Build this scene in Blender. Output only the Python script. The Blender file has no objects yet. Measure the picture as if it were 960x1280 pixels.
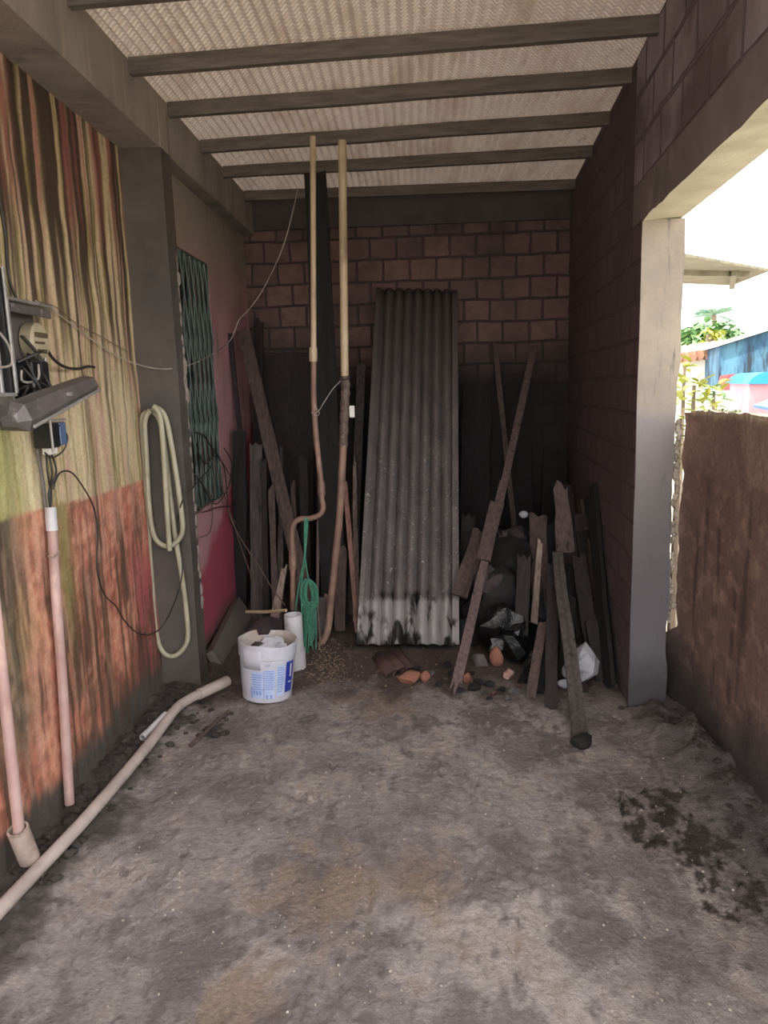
import bpy, math, random
from mathutils import Vector, Matrix, noise
random.seed(7)
S = bpy.context.scene
COL = S.collection

# ------------------------------------------------------------------ camera
F, YAW, PITCH, ROLL, H = 915.0, math.radians(2.47), math.radians(9.80), math.radians(-1.68), 1.6
_f = Vector((-math.sin(YAW)*math.cos(PITCH), math.cos(YAW)*math.cos(PITCH), -math.sin(PITCH)))
_r = Vector((math.cos(YAW), math.sin(YAW), 0)); _u = _r.cross(_f)
R_ = math.cos(ROLL)*_r + math.sin(ROLL)*_u
U_ = -math.sin(ROLL)*_r + math.cos(ROLL)*_u
cam = bpy.data.cameras.new('camera'); camo = bpy.data.objects.new('camera', cam); COL.objects.link(camo)
cam.sensor_fit = 'HORIZONTAL'; cam.sensor_width = 36; cam.lens = F/960*36; cam.clip_start = 0.05; cam.clip_end = 300
m = Matrix((( R_.x, U_.x, -_f.x, 0), (R_.y, U_.y, -_f.y, 0), (R_.z, U_.z, -_f.z, H), (0, 0, 0, 1)))
camo.matrix_world = m
S.camera = camo

# ------------------------------------------------------------------ light
w = bpy.data.worlds.new('overcast'); S.world = w; w.use_nodes = True
bg = w.node_tree.nodes['Background']; bg.inputs[0].default_value = (0.98, 0.985, 1.0, 1); bg.inputs[1].default_value = 3.4
sun = bpy.data.lights.new('sun', 'SUN'); sun.energy = 7.0; sun.angle = math.radians(3); sun.color = (1, .95, .90)
suno = bpy.data.objects.new('sun', sun); COL.objects.link(suno)
suno.rotation_euler = Vector((-0.55, -0.2, 1.0)).to_track_quat('Z', 'Y').to_euler()
S.view_settings.view_transform = 'Standard'; S.view_settings.look = 'None'
S.view_settings.gamma = 1; S.view_settings.use_curve_mapping = False; S.view_settings.exposure = 0.75

# ------------------------------------------------------------------ measuring helpers (points on known planes)
def ray(px, py): return R_*((px-480)/F) - U_*((py-640)/F) + _f
def atx(px, py, x): d = ray(px, py); return d*(x/d.x) + Vector((0, 0, H))
def aty(px, py, y): d = ray(px, py); return d*(y/d.y) + Vector((0, 0, H))
def atz(px, py, z): d = ray(px, py); return d*((z-H)/d.z) + Vector((0, 0, H))
def proj(p):
    v = Vector(p)-Vector((0, 0, H)); d = v.dot(_f)
    return 480+F*v.dot(R_)/d, 640-F*v.dot(U_)/d
def base(px, y, z=0.0):          # point at distance y and height z seen in column px
    x = 0.0
    for _ in range(20): x += (px-proj((x, y, z))[0])*y/F
    return Vector((x, y, z))
def XR(y): return 1.027+0.08*(y-3.43)   # inner face of the right wall

# ------------------------------------------------------------------ materials
def lin(c): return tuple(((v/255)/12.92 if v/255 <= .04045 else ((v/255+.055)/1.055)**2.4) for v in c)+(1,)
class NT:
    def __init__(s, name):
        s.m = bpy.data.materials.new(name); s.m.use_nodes = True; s.t = s.m.node_tree
        s.b = s.t.nodes['Principled BSDF']; s.co = s.t.nodes.new('ShaderNodeTexCoord').outputs['Object']
    def n(s, typ, **kw):
        x = s.t.nodes.new('ShaderNode'+typ)
        for k, v in kw.items(): setattr(x, k, v)
        return x
    def l(s, a, b): s.t.links.new(a, b)
    def mapping(s, sc=(1, 1, 1), loc=(0, 0, 0), rot=(0, 0, 0)):
        x = s.n('Mapping'); s.l(s.co, x.inputs[0]); x.inputs['Scale'].default_value = sc; x.inputs['Location'].default_value = loc
        x.inputs['Rotation'].default_value = rot
        return x.outputs[0]
    def noise(s, scale, detail=5, stretch=(1, 1, 1), off=0, rough=.6):
        x = s.n('TexNoise'); x.inputs['Scale'].default_value = scale; x.inputs['Detail'].default_value = detail
        x.inputs['Roughness'].default_value = rough
        s.l(s.mapping(stretch, (off, off*1.3, off*.7)), x.inputs['Vector']); return x.outputs['Fac']
    def ramp(s, v, lo, hi):
        x = s.n('MapRange'); x.inputs['From Min'].default_value = lo; x.inputs['From Max'].default_value = hi; s.l(v, x.inputs[0]); return x.outputs[0]
    def mix(s, f, a, b, mode='MIX'):
        x = s.n('Mix', data_type='RGBA', blend_type=mode)
        for v, i in ((f, 0), (a, 6), (b, 7)):
            if isinstance(v, (int, float)): x.inputs[i].default_value = v
            elif isinstance(v, tuple): x.inputs[i].default_value = v
            else: s.l(v, x.inputs[i])
        return x.outputs[2]
    def math(s, op, a, b=0.0, c=0.0):
        x = s.n('Math', operation=op)
        for i, v in enumerate((a, b, c)):
            if isinstance(v, (int, float)): x.inputs[i].default_value = v
            else: s.l(v, x.inputs[i])
        return x.outputs[0]
    def bump(s, h, strength=.3, dist=.01, prev=None):
        x = s.n('Bump'); x.inputs['Strength'].default_value = strength; x.inputs['Distance'].default_value = dist
        s.l(h, x.inputs['Height'])
        if prev is not None: s.l(prev, x.inputs['Normal'])
        s.l(x.outputs[0], s.b.inputs['Normal']); return x.outputs[0]
def M(name, c1, c2, scale=6, rough=.85, bump=.3, dist=.006, stretch=(1, 1, 1), layers=(), metal=0, bscale=60):
    t = NT(name)
    c = t.mix(t.ramp(t.noise(scale, 6, stretch), .35, .65), lin(c1), lin(c2))
    for i, (lc, sc, st, lo, hi) in enumerate(layers):
        c = t.mix(t.ramp(t.noise(sc, 5, st, off=3.1+i*2.7), lo, hi), c, lin(lc))
    t.l(c, t.b.inputs['Base Color']); t.b.inputs['Roughness'].default_value = rough; t.b.inputs['Metallic'].default_value = metal
    if bump: t.bump(t.noise(bscale, 4, stretch), bump, dist)
    return t.m

def wood(name, c1, c2, rough=.85):
    return M(name, c1, c2, scale=9, rough=rough, bump=.5, stretch=(6, 6, .6), bscale=40, dist=.004,
             layers=(((20, 18, 17), 5, (5, 5, .5), .6, .75),))
W_brown = wood('weathered_brown_wood', (92, 74, 68), (64, 52, 49))
W_grey = wood('grey_old_wood', (86, 78, 76), (58, 52, 51))
W_dark = wood('dark_stained_wood', (50, 42, 41), (33, 28, 28))
W_black = wood('blackened_wood', (28, 25, 25), (17, 15, 16))
W_pale = wood('pale_broken_wood', (160, 140, 128), (118, 100, 92))
W_stake = wood('dusty_purple_brown_wood', (112, 92, 90), (82, 67, 66))
W_red = wood('reddish_wood', (150, 110, 98), (110, 82, 74))

cement = M('plastered_concrete', (112, 104, 98), (92, 85, 81), 3, bump=.35,
           layers=(((132, 122, 112), 1.5, (1, 1, .3), .55, .75), ((66, 60, 57), 4, (1, 1, .3), .62, .8)))
beam_mat = M('beam_concrete', (152, 142, 134), (124, 116, 111), 3, bump=.35, stretch=(1, 1.4, .5),
             layers=(((166, 152, 138), 5, (1, 2.5, .15), .56, .75), ((80, 70, 63), 6, (1, 1.5, .3), .62, .78)))
pillar_mat = M('pillar_concrete', (90, 82, 77), (72, 66, 62), 3, bump=.3,
               layers=(((104, 97, 92), 2, (1, 1, .5), .6, .8), ((48, 44, 42), 9, (1, 1, .5), .66, .8)))
t = NT('jamb_render')
c = t.mix(t.ramp(t.noise(3, 6), .35, .65), lin((148, 137, 122)), lin((128, 118, 108)))
sp3 = t.n('SeparateXYZ'); t.l(t.co, sp3.inputs[0])
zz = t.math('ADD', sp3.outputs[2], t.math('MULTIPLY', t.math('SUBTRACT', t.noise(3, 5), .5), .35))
c = t.mix(t.ramp(zz, 1.50, 1.38), c, lin((126, 120, 118)))  # greyer below low-wall height: the wall's shade painted into the render colour
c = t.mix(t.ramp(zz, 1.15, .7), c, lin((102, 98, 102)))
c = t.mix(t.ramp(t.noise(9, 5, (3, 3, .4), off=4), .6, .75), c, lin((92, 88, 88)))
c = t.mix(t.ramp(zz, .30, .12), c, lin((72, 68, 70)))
t.l(c, t.b.inputs['Base Color']); t.b.inputs['Roughness'].default_value = .9; t.bump(t.noise(40, 5), .4, .006)
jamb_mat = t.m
crust_mat = M('pale_mortar_crust', (190, 180, 165), (140, 130, 118), 20, bump=.7)
purlin_mat = M('purlin_wood', (116, 107, 102), (90, 83, 80), 8, bump=.4, stretch=(.6, 6, 6))
plain_white = M('white_paint', (225, 222, 214), (210, 205, 196), 5, bump=.1)
pvc_cream = M('cream_pipe_plastic', (196, 176, 146), (172, 150, 122), 5, rough=.45, bump=.1, layers=(((120, 98, 80), 7, (1, 1, .4), .58, .75),))
pvc_brown = M('soiled_pipe_plastic', (142, 112, 96), (108, 84, 73), 8, rough=.55, bump=.2, layers=(((165, 140, 120), 11, (1, 1, .5), .58, .72),))
pvc_white = M('white_pipe_plastic', (205, 203, 206), (178, 174, 176), 5, rough=.4, bump=.08, layers=(((130, 120, 114), 6, (1, 1, 1), .62, .8),))
pvc_grey = M('pale_floor_pipe_plastic', (190, 176, 168), (160, 147, 140), 7, rough=.5, bump=.15, layers=(((105, 92, 84), 9, (1, 1, 1), .6, .78),))
pvc_pink = M('pink_painted_conduit', (184, 156, 150), (164, 130, 124), 6, rough=.55, bump=.15, layers=(((225, 190, 180), 9, (1, 1, .3), .56, .75), ((120, 88, 70), 14, (1, 1, .5), .66, .8)))
hose_mat = M('cream_green_hose', (172, 166, 144), (150, 146, 124), 8, rough=.5, bump=.15, layers=(((120, 118, 92), 9, (1, 1, 1), .6, .8),))
tape_mat = M('grimy_tape', (70, 55, 48), (110, 92, 82), 30, rough=.6, bump=.5, layers=(((170, 155, 140), 26, (1, 1, 1.5), .62, .7),))
wire_dark = M('dark_cable', (34, 31, 30), (46, 42, 40), 20, rough=.5, bump=0)
wire_pale = M('pale_cable', (176, 166, 156), (140, 130, 122), 20, rough=.5, bump=0)
wire_brown = M('dusty_cable', (110, 92, 80), (80, 68, 60), 20, rough=.6, bump=0)
rope_mat = M('green_rope', (84, 146, 122), (52, 112, 92), 40, rough=.7, bump=.4, bscale=200)
rope_end = M('faded_rope', (120, 108, 92), (88, 78, 68), 30, rough=.8, bump=.3)
grille_mat = M('green_painted_steel', (86, 100, 92), (62, 74, 68), 18, rough=.5, bump=.2, layers=(((104, 78, 62), 26, (1, 1, 1), .62, .74),))
black_in = M('dark_recess', (16, 15, 15), (22, 20, 20), 4, bump=0)
metal_grey = M('dull_grey_metal', (112, 104, 100), (88, 82, 80), 10, rough=.5, bump=.15, metal=.3, layers=(((150, 142, 134), 16, (1, 1, 1), .62, .75),))
metal_edge = M('bright_metal_edge', (176, 172, 168), (140, 136, 132), 20, rough=.4, bump=.1, metal=.4)
plastic_black = M('black_plastic', (26, 26, 29), (36, 35, 38), 12, rough=.35, bump=0)
plastic_blue = M('blue_grey_plastic', (92, 112, 142), (72, 90, 118), 12, rough=.45, bump=0)
plastic_cream = M('cream_plastic', (190, 178, 150), (160, 148, 120), 10, rough=.4, bump=.1)
bag_mat = M('black_plastic_film', (12, 12, 13), (18, 18, 19), 12, rough=.34, bump=.9, bscale=25, dist=.01)
bucket_mat = M('white_bucket_plastic', (198, 200, 210), (180, 178, 188), 6, rough=.4, bump=.12, layers=(((150, 140, 134), 9, (1, 1, .6), .62, .8),))
bucket_in = M('dirty_bucket_inside', (200, 196, 194), (170, 150, 134), 7, rough=.7, bump=.3)
label_light = M('faded_label_blue', (168, 184, 222), (184, 198, 228), 14, rough=.5, bump=0)
label_mid = M('label_print_blue', (116, 138, 196), (134, 154, 204), 20, rough=.5, bump=0)
label_deep = M('label_deep_blue', (36, 52, 150), (48, 64, 162), 10, rough=.45, bump=0)
stone_grey = M('grey_stone', (92, 86, 84), (66, 60, 60), 12, bump=.6)
stone_dark = M('dark_stone', (36, 32, 33), (24, 21, 22), 12, bump=.6)
stone_purple = M('dusky_stone', (78, 66, 70), (56, 47, 52), 10, bump=.5)
stone_white = M('white_plaster', (190, 190, 198), (158, 156, 164), 8, bump=.4, layers=(((84, 80, 82), 8, (1, 1, 1), .62, .75),))
clay_orange = M('orange_fired_clay', (150, 102, 84), (124, 80, 66), 14, bump=.5, layers=(((90, 62, 52), 9, (1, 1, 1), .58, .75),))
clay_stripe = M('striped_clay', (190, 160, 148), (130, 84, 74), 9, bump=.4, stretch=(1, 1, 8))
clay_roof = M('dark_roof_tile', (92, 62, 56), (60, 44, 42), 14, bump=.5)
mud_brown = M('brown_mud', (98, 80, 68), (72, 60, 53), 9, bump=.8, bscale=40)

def brick_mat(name, axis, bw, rh, off, cols, mortar, msize=.01, stains=(), dark_low=False):
    t = NT(name)
    sep = t.n('SeparateXYZ'); t.l(t.co, sep.inputs[0]); cmb = t.n('CombineXYZ')
    wob = t.math('MULTIPLY', t.math('SUBTRACT', t.noise(3.2, 3), .5), .035)
    t.l(t.math('ADD', sep.outputs[axis], wob), cmb.inputs[0])
    t.l(t.math('ADD', t.math('SUBTRACT', sep.outputs[2], off), wob), cmb.inputs[1])
    b = t.n('TexBrick'); t.l(cmb.outputs[0], b.inputs['Vector']); b.inputs['Scale'].default_value = 1
    b.inputs['Brick Width'].default_value = bw; b.inputs['Row Height'].default_value = rh
    b.inputs['Mortar Size'].default_value = msize; b.inputs['Mortar Smooth'].default_value = .35
    b.inputs['Color1'].default_value = lin(cols[0]); b.inputs['Color2'].default_value = lin(cols[1]); b.inputs['Mortar'].default_value = lin(mortar)
    c = b.outputs['Color']
    c = t.mix(t.ramp(t.noise(14, 5), .4, .8), c, lin(cols[2]))
    for i, (lc, sc, st, lo, hi) in enumerate(stains):
        c = t.mix(t.ramp(t.noise(sc, 4, st, off=5+i*3.3), lo, hi), c, lin(lc))
    if dark_low:  # darker towards the bottom, with a noisy edge
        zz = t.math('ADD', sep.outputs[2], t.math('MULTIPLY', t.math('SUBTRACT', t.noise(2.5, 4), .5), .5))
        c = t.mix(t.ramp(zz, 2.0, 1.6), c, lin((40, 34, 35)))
    t.l(c, t.b.inputs['Base Color']); t.b.inputs['Roughness'].default_value = .9
    h = t.math('ADD', t.math('MULTIPLY', t.math('SUBTRACT', 1.0, b.outputs['Fac']), 1.0), t.math('MULTIPLY', t.noise(50, 4), .25))
    t.bump(h, .9, .012)
    return t.m
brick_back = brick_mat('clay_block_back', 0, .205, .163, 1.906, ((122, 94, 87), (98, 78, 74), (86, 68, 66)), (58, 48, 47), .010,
                       (((60, 50, 50), 1.6, (1, 1, 1.2), .5, .7),), dark_low=True)
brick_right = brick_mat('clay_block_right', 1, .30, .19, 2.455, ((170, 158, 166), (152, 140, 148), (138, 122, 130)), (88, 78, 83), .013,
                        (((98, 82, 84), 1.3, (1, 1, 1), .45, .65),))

brick_side = brick_mat('clay_block_side', 1, .22, .17, 2.455, ((104, 84, 88), (94, 76, 80), (88, 70, 74)), (74, 60, 63), .010,  # rear part of the right wall, tone raised to paint in lens-flare brightness
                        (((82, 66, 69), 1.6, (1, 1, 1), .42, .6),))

def vcol_mat(name, rough=.9, bump=.5, dist=.01, bscale=30, damp=False, fine=(.72, 1.15)):
    t = NT(name)
    a = t.n('VertexColor'); a.layer_name = 'Col'
    f = t.ramp(t.noise(70, 5), .3, .7)
    g = t.n('MapRange'); t.l(f, g.inputs[0]); g.inputs['To Min'].default_value = fine[0]; g.inputs['To Max'].default_value = fine[1]
    cc = t.n('CombineColor')
    for i in range(3): t.l(g.outputs[0], cc.inputs[i])
    c = t.mix(1.0, a.outputs['Color'], cc.outputs[0], 'MULTIPLY')
    t.l(c, t.b.inputs['Base Color'])
    if damp:
        t.l(t.math('SUBTRACT', rough, t.math('MULTIPLY', a.outputs['Alpha'], .6)), t.b.inputs['Roughness'])
    else: t.b.inputs['Roughness'].default_value = rough
    n = t.bump(t.noise(bscale, 7, rough=.7), bump, dist)
    return t.m

# ------------------------------------------------------------------ mesh helpers
class G:
    def __init__(s): s.v = []; s.f = []
    def add(s, vs, fs):
        k = len(s.v); s.v += [Vector(v) for v in vs]; s.f += [tuple(i+k for i in f) for f in fs]; return s
    def box(s, lo, hi, rot=None, bev=0.0):
        c = (Vector(lo)+Vector(hi))/2; h = (Vector(hi)-Vector(lo))/2
        b = min(bev, min(h)*.9)
        if b <= 0:
            vs = [Vector((x*h.x, y*h.y, z*h.z)) for x in (-1, 1) for y in (-1, 1) for z in (-1, 1)]
            fs = [(0, 1, 3, 2), (4, 6, 7, 5), (0, 4, 5, 1), (2, 3, 7, 6), (0, 2, 6, 4), (1, 5, 7, 3)]
        else:                                    # chamfered box: three vertices per corner
            vs = []; idx = {}
            for x in (-1, 1):
                for y in (-1, 1):
                    for z in (-1, 1):
                        for a in range(3):
                            p = [x*h.x, y*h.y, z*h.z]
                            for o in range(3):
                                if o != a: p[o] -= (x, y, z)[o]*b
                            idx[(x, y, z, a)] = len(vs); vs.append(Vector(p))
            fs = []
            for a in range(3):
                o1, o2 = [i for i in range(3) if i != a]
                for sgn in (-1, 1):
                    q = []
                    for u, v_ in ((-1, -1), (1, -1), (1, 1), (-1, 1)):
                        k = [0, 0, 0]; k[a] = sgn; k[o1] = u; k[o2] = v_; q.append(idx[(k[0], k[1], k[2], a)])
                    fs.append(tuple(q))
            for a in range(3):
                o1, o2 = [i for i in range(3) if i != a]
                for u in (-1, 1):
                    for v_ in (-1, 1):
                        k1 = [0, 0, 0]; k1[o1] = u; k1[o2] = v_; k2 = list(k1); k1[a] = -1; k2[a] = 1
                        fs.append((idx[(*k1, o1)], idx[(*k2, o1)], idx[(*k2, o2)], idx[(*k1, o2)]))
            for x in (-1, 1):
                for y in (-1, 1):
                    for z in (-1, 1): fs.append(tuple(idx[(x, y, z, a)] for a in range(3)))
        if rot: vs = [rot @ v for v in vs]
        return s.add([v+c for v in vs], fs)
    def tube(s, pts, r, seg=10, caps=True, squash=1.0):
        pts = [Vector(p) for p in pts]; n = len(pts); vs = []; fs = []
        t = (pts[1]-pts[0]).normalized(); a = t.orthogonal().normalized()
        for i, p in enumerate(pts):
            t2 = (pts[min(i+1, n-1)]-pts[max(i-1, 0)]).normalized()
            a = (a-t2*a.dot(t2)).normalized(); b = t2.cross(a)
            rr = r[i] if isinstance(r, (list, tuple)) else r
            for k in range(seg):
                th = 2*math.pi*k/seg; vs.append(p+a*math.cos(th)*rr+b*math.sin(th)*rr*squash)
        for i in range(n-1):
            for k in range(seg): fs.append((i*seg+k, i*seg+(k+1) % seg, (i+1)*seg+(k+1) % seg, (i+1)*seg+k))
        if caps: fs.append(tuple(range(seg-1, -1, -1))); fs.append(tuple((n-1)*seg+k for k in range(seg)))
        return s.add(vs, fs)
    def pipe(s, pts, ro, ri, seg=20):            # open-ended tube with a wall
        k0 = len(s.v); n = len(pts); s.tube(pts, ro, seg, False); k1 = len(s.v); s.tube(pts, ri, seg, False)
        for e in (0, n-1):
            for k in range(seg):
                s.f.append((k0+e*seg+k, k0+e*seg+(k+1) % seg, k1+e*seg+(k+1) % seg, k1+e*seg+k))
        return s
    def prism(s, poly, d):                       # extrude polygon (3D points) by vector d
        n = len(poly); d = Vector(d); vs = [Vector(p) for p in poly]+[Vector(p)+d for p in poly]
        fs = [tuple(range(n-1, -1, -1)), tuple(range(n, 2*n))]+[(i, (i+1) % n, n+(i+1) % n, n+i) for i in range(n)]
        return s.add(vs, fs)
    def rock(s, c, size, seed=0, sub=2, jag=.25, cut=0, rot=0):
        import bmesh
        bm = bmesh.new(); bmesh.ops.create_icosphere(bm, subdivisions=sub, radius=1)
        rd = random.Random(seed); o = Vector((rd.random()*50, rd.random()*50, rd.random()*50))
        planes = []
        for _ in range(cut):
            d = Vector((rd.uniform(-1, 1), rd.uniform(-1, 1), rd.uniform(-1, 1))).normalized(); planes.append((d, rd.uniform(.45, .75)))
        q = Matrix.Rotation(rot, 3, 'Y') @ Matrix.Rotation(rd.uniform(-.4, .4), 3, 'Z'); vs = []
        for v in bm.verts:
            p = v.co*(1+jag*noise.noise(v.co*1.6+o))
            for d, k in planes:
                e = p.dot(d)
                if e > k: p = p-d*(e-k)
            vs.append(q @ Vector((p.x*size[0], p.y*size[1], p.z*size[2]))+Vector(c))
        fs = [tuple(v.index for v in f.verts) for f in bm.faces]; bm.free()
        return s.add(vs, fs)
    def plank(s, p0, p1, w, th, seed=0, wdir=None, n=10, nc=4, split=.05, w1=None, bow=0.0, rag=.08, split0=0.0):
        rd = random.Random(seed); p0 = Vector(p0); p1 = Vector(p1); ax = p1-p0; L = ax.length; ax.normalize()
        wd = Vector(wdir) if wdir else Vector((1, 0, 0)); wd = (wd-ax*wd.dot(ax)).normalized(); nd = ax.cross(wd)
        w1 = w if w1 is None else w1; vs = []; fs = []; o = rd.random()*90
        endt = [rd.uniform(0, split) for _ in range(nc+1)]; endb = [rd.uniform(0, split0) for _ in range(nc+1)]
        for i in range(n+1):
            t = i/n; W = (w+(w1-w)*t)
            for j in range(nc+1):
                u = j/nc-.5; e = 1+rag*noise.noise(Vector((t*L*5, (u > 0)*9, o)))*2
                tt = t*L
                if i == n: tt -= endt[j]
                if i == 0: tt += endb[j]
                q = p0+ax*tt+wd*(u*W*e)+nd*(bow*math.sin(math.pi*t))+nd*(.006*noise.noise(Vector((t*6, u*3, o))))
                vs.append(q+nd*th/2); vs.append(q-nd*th/2)
        k = lambda i, j, b: (i*(nc+1)+j)*2+b
        for i in range(n):
            for j in range(nc):
                fs.append((k(i, j, 0), k(i, j+1, 0), k(i+1, j+1, 0), k(i+1, j, 0)))
                fs.append((k(i, j, 1), k(i+1, j, 1), k(i+1, j+1, 1), k(i, j+1, 1)))
            for j in (0, nc): fs.append((k(i, j, 0), k(i+1, j, 0), k(i+1, j, 1), k(i, j, 1)))
        for i in (0, n):
            for j in range(nc): fs.append((k(i, j, 0), k(i, j+1, 0), k(i, j+1, 1), k(i, j, 1)))
        return s.add(vs, fs)

def link(name, data, parent=None):
    o = bpy.data.objects.new(name, data); COL.objects.link(o)
    if parent: o.parent = parent
    return o
def worldloc(o):
    v = Vector((0, 0, 0))
    while o: v += o.location; o = o.parent
    return v
def obj(name, g, mat, parent=None, smooth=False, loc=None):
    me = bpy.data.meshes.new(name)
    off = worldloc(parent) if parent else (Vector(loc) if loc is not None else Vector((0, 0, 0)))
    me.from_pydata([tuple(v-off) for v in g.v], [], g.f); me.update()
    import bmesh
    bm = bmesh.new(); bm.from_mesh(me); bmesh.ops.recalc_face_normals(bm, faces=bm.faces); bm.to_mesh(me); bm.free()
    me.materials.append(mat)
    if smooth:
        me.polygons.foreach_set('use_smooth', [True]*len(me.polygons)); me.set_sharp_from_angle(angle=math.radians(40))
    o = link(name, me, parent)
    if not parent: o.location = off
    return o
def tag(o, label, cat, group=None, kind=None):
    o['label'] = label; o['category'] = cat
    if group: o['group'] = group
    if kind: o['kind'] = kind
    return o
def thing(name, label, cat, loc, group=None):
    o = bpy.data.objects.new(name, None); o.empty_display_size = .05; COL.objects.link(o); o.location = Vector(loc)
    return tag(o, label, cat, group)
def single(name, g, mat, label, cat, group=None, smooth=False, kind=None):
    lo = Vector((sum(v.x for v in g.v)/len(g.v), sum(v.y for v in g.v)/len(g.v), min(v.z for v in g.v)))
    return tag(obj(name, g, mat, None, smooth, lo), label, cat, group, kind)
def struct(name, g, mat, label=None, parent=None, smooth=False):
    o = obj(name, g, mat, parent, smooth)
    if not parent:
        o['kind'] = 'structure'
        if label: o['label'] = label; o['category'] = name.split('_')[0]
    return o
def smoothpath(pts, k=6):
    pts = [Vector(p) for p in pts]; out = []
    P = [pts[0]]+pts+[pts[-1]]
    for i in range(1, len(P)-2):
        a, b, c, d = P[i-1:i+3]
        for j in range(k):
            t = j/k
            out.append(.5*((2*b)+(c-a)*t+(2*a-5*b+4*c-d)*t*t+(3*b-a-3*c+d)*t**3))
    out.append(pts[-1]); return out
def fbm(x, y, z=0.0, o=5): return noise.fractal(Vector((x, y, z)), 1.0, 2.1, o)   # about -1..1
def sm(a, b, x): t = max(0, min(1, (x-a)/(b-a))); return t*t*(3-2*t)
def mixc(a, b, t): return tuple(a[i]+(b[i]-a[i])*t for i in range(3))
def setcol(me, fn, off=Vector((0, 0, 0))):
    ca = me.color_attributes.new('Col', 'FLOAT_COLOR', 'POINT'); d = []
    for v in me.vertices:
        c = fn(v.co+off); l = lin(c[:3]); d += [l[0], l[1], l[2], c[3] if len(c) > 3 else 0.0]
    ca.data.foreach_set('color', d)

# ================================================================== SETTING
XF, XB, XP = -1.39, -1.28, -1.19            # front left wall, rear left wall, pillar/beam face
YBK = 5.9
# ---- floor
BLOBS = {}
def blob(lst, p):
    s = 0
    for x, y, r in lst:
        d = math.hypot(p.x-x, (p.y-y)*.8)/r
        s = max(s, 1-d)
    return max(0, s)
def fp(px, py, r): q = atz(px, py, 0); return (q.x, q.y, r)
damp = [fp(830, 1020, .22), fp(880, 1060, .2), fp(925, 1100, .2), fp(790, 1005, .10), fp(905, 1045, .16)]
dark = [fp(385, 898, .07), fp(530, 905, .12), fp(512, 940, .05), fp(240, 905, .10), fp(620, 900, .25), fp(690, 930, .2), fp(850, 950, .2), fp(820, 900, .2), fp(900, 980, .18)]
tan = [fp(400, 1110, .30), fp(470, 880, .30), fp(520, 1100, .2), fp(300, 1260, .2)]
pale = [fp(500, 1150, .22), fp(740, 1140, .16), fp(330, 1200, .2), fp(640, 1190, .25), fp(700, 1250, .25), fp(440, 885, .18), fp(600, 1140, .12), fp(770, 900, .12), fp(160, 1090, .1), fp(870, 1120, .14)]
crack = [[(338, 955), (335, 975), (343, 990), (372, 995), (378, 1000)], [(330, 935), (345, 905), (340, 920), (337, 955)], [(462, 1080), (459, 1130), (457, 1190)], [(416, 955), (412, 970)], [(640, 1180), (652, 1215)]]
crack = [[atz(*q, 0) for q in c] for c in crack]
def hfloor(x, y):
    h = .010*fbm(x*2.2, y*2.2, 0, 3)+.0055*fbm(x*9, y*7, 3, 4)
    rough = sm(-.05, .35, fbm(x*2.5+7, y*2.5, 9, 3))
    h += rough*.020*abs(fbm(x*24, y*11, 5, 4))+.004*fbm(x*34, y*26, 2, 2)
    h += .03*sm(-1.08, -1.3, x)*(1+.9*fbm(x*9, y*9, 1, 3))                                   # loose dirt along the left wall
    h += .05*sm(3.55, 2.3, y)*sm(.0, .18, x-(1.02+.03*(3.5-y)))*(1+.8*fbm(x*8, y*8, 4, 3)) if y < 3.6 else 0
    h += .07*math.exp(-(((x-1.17)/.16)**2+((y-3.05)/.35)**2))*(1+.8*fbm(x*9, y*9, 6, 4))
    h += .02*sm(3.75, 4.3, y)*(1+.8*fbm(x*7, y*7, 7, 3))
    for c in crack:
        for a, b in zip(c, c[1:]):
            ab = (b-a).to_2d(); t = max(0, min(1, (Vector((x, y))-a.to_2d()).dot(ab)/max(ab.length_squared, 1e-9)))
            d = (Vector((x, y))-a.to_2d()-ab*t).length
            if d < .02: h -= .012*(1-d/.02)
    return h
def cfloor(p):
    n = fbm(p.x*1.3, p.y*1.1, 11, 4); n2 = fbm(p.x*5, p.y*3.5, 13, 5); n3 = fbm(p.x*22, p.y*13, 17, 5); n4 = fbm(p.x*55, p.y*30, 19, 4)
    c = mixc((162, 152, 149), (142, 132, 130), sm(-.4, .4, n))
    c = mixc(c, (194, 183, 178), .75*sm(.0, .6, n2*.7+n3*.45+.7*blob(pale, p)))
    c = mixc(c, (146, 124, 106), .75*sm(.1, .9, blob(tan, p)+.5*n2+.5*n3))
    c = mixc(c, (100, 90, 86), .7*sm(.16, .7, -n3*.75-n4*.45+blob(dark, p)*1.0-.05))
    c = mixc(c, (112, 102, 100), .6*sm(.1, .5, -n2+.5*n3))
    d = sm(.34, .62, blob(damp, p)*.75+.5*n2+1.0*n3+.4*n4) if blob(damp, p) > 0 else 0
    c = mixc(c, (58, 48, 44), .9*d)
    k = sm(3.45, 3.9, p.y+.35*n2+.1*n3)                 # brown soil under the heap at the back
    c = mixc(c, (88, 73, 66), k)
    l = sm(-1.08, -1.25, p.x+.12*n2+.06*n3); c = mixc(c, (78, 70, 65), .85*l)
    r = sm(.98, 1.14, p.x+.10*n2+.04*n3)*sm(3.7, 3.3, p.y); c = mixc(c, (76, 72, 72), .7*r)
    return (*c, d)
g = G(); xs = []; x = -1.6
while x < 1.45: xs.append(x); x += .011
ys = [-1.2, -.6, 0, .5, .9, 1.2]; y = 1.35
while y < 3.9: ys.append(y); y += .011
while y < 4.6: ys.append(y); y += .03
while y < 6.2: ys.append(y); y += .08
for y in ys:
    for x in xs: g.v.append(Vector((x, y, hfloor(x, y))))
nx = len(xs); g.f = [(j*nx+i, j*nx+i+1, (j+1)*nx+i+1, (j+1)*nx+i) for j in range(len(ys)-1) for i in range(nx-1)]
fl_mat = vcol_mat('rough_cement_floor', .85, 1.0, .03, 30, damp=True, fine=(.8, 1.16))
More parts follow.
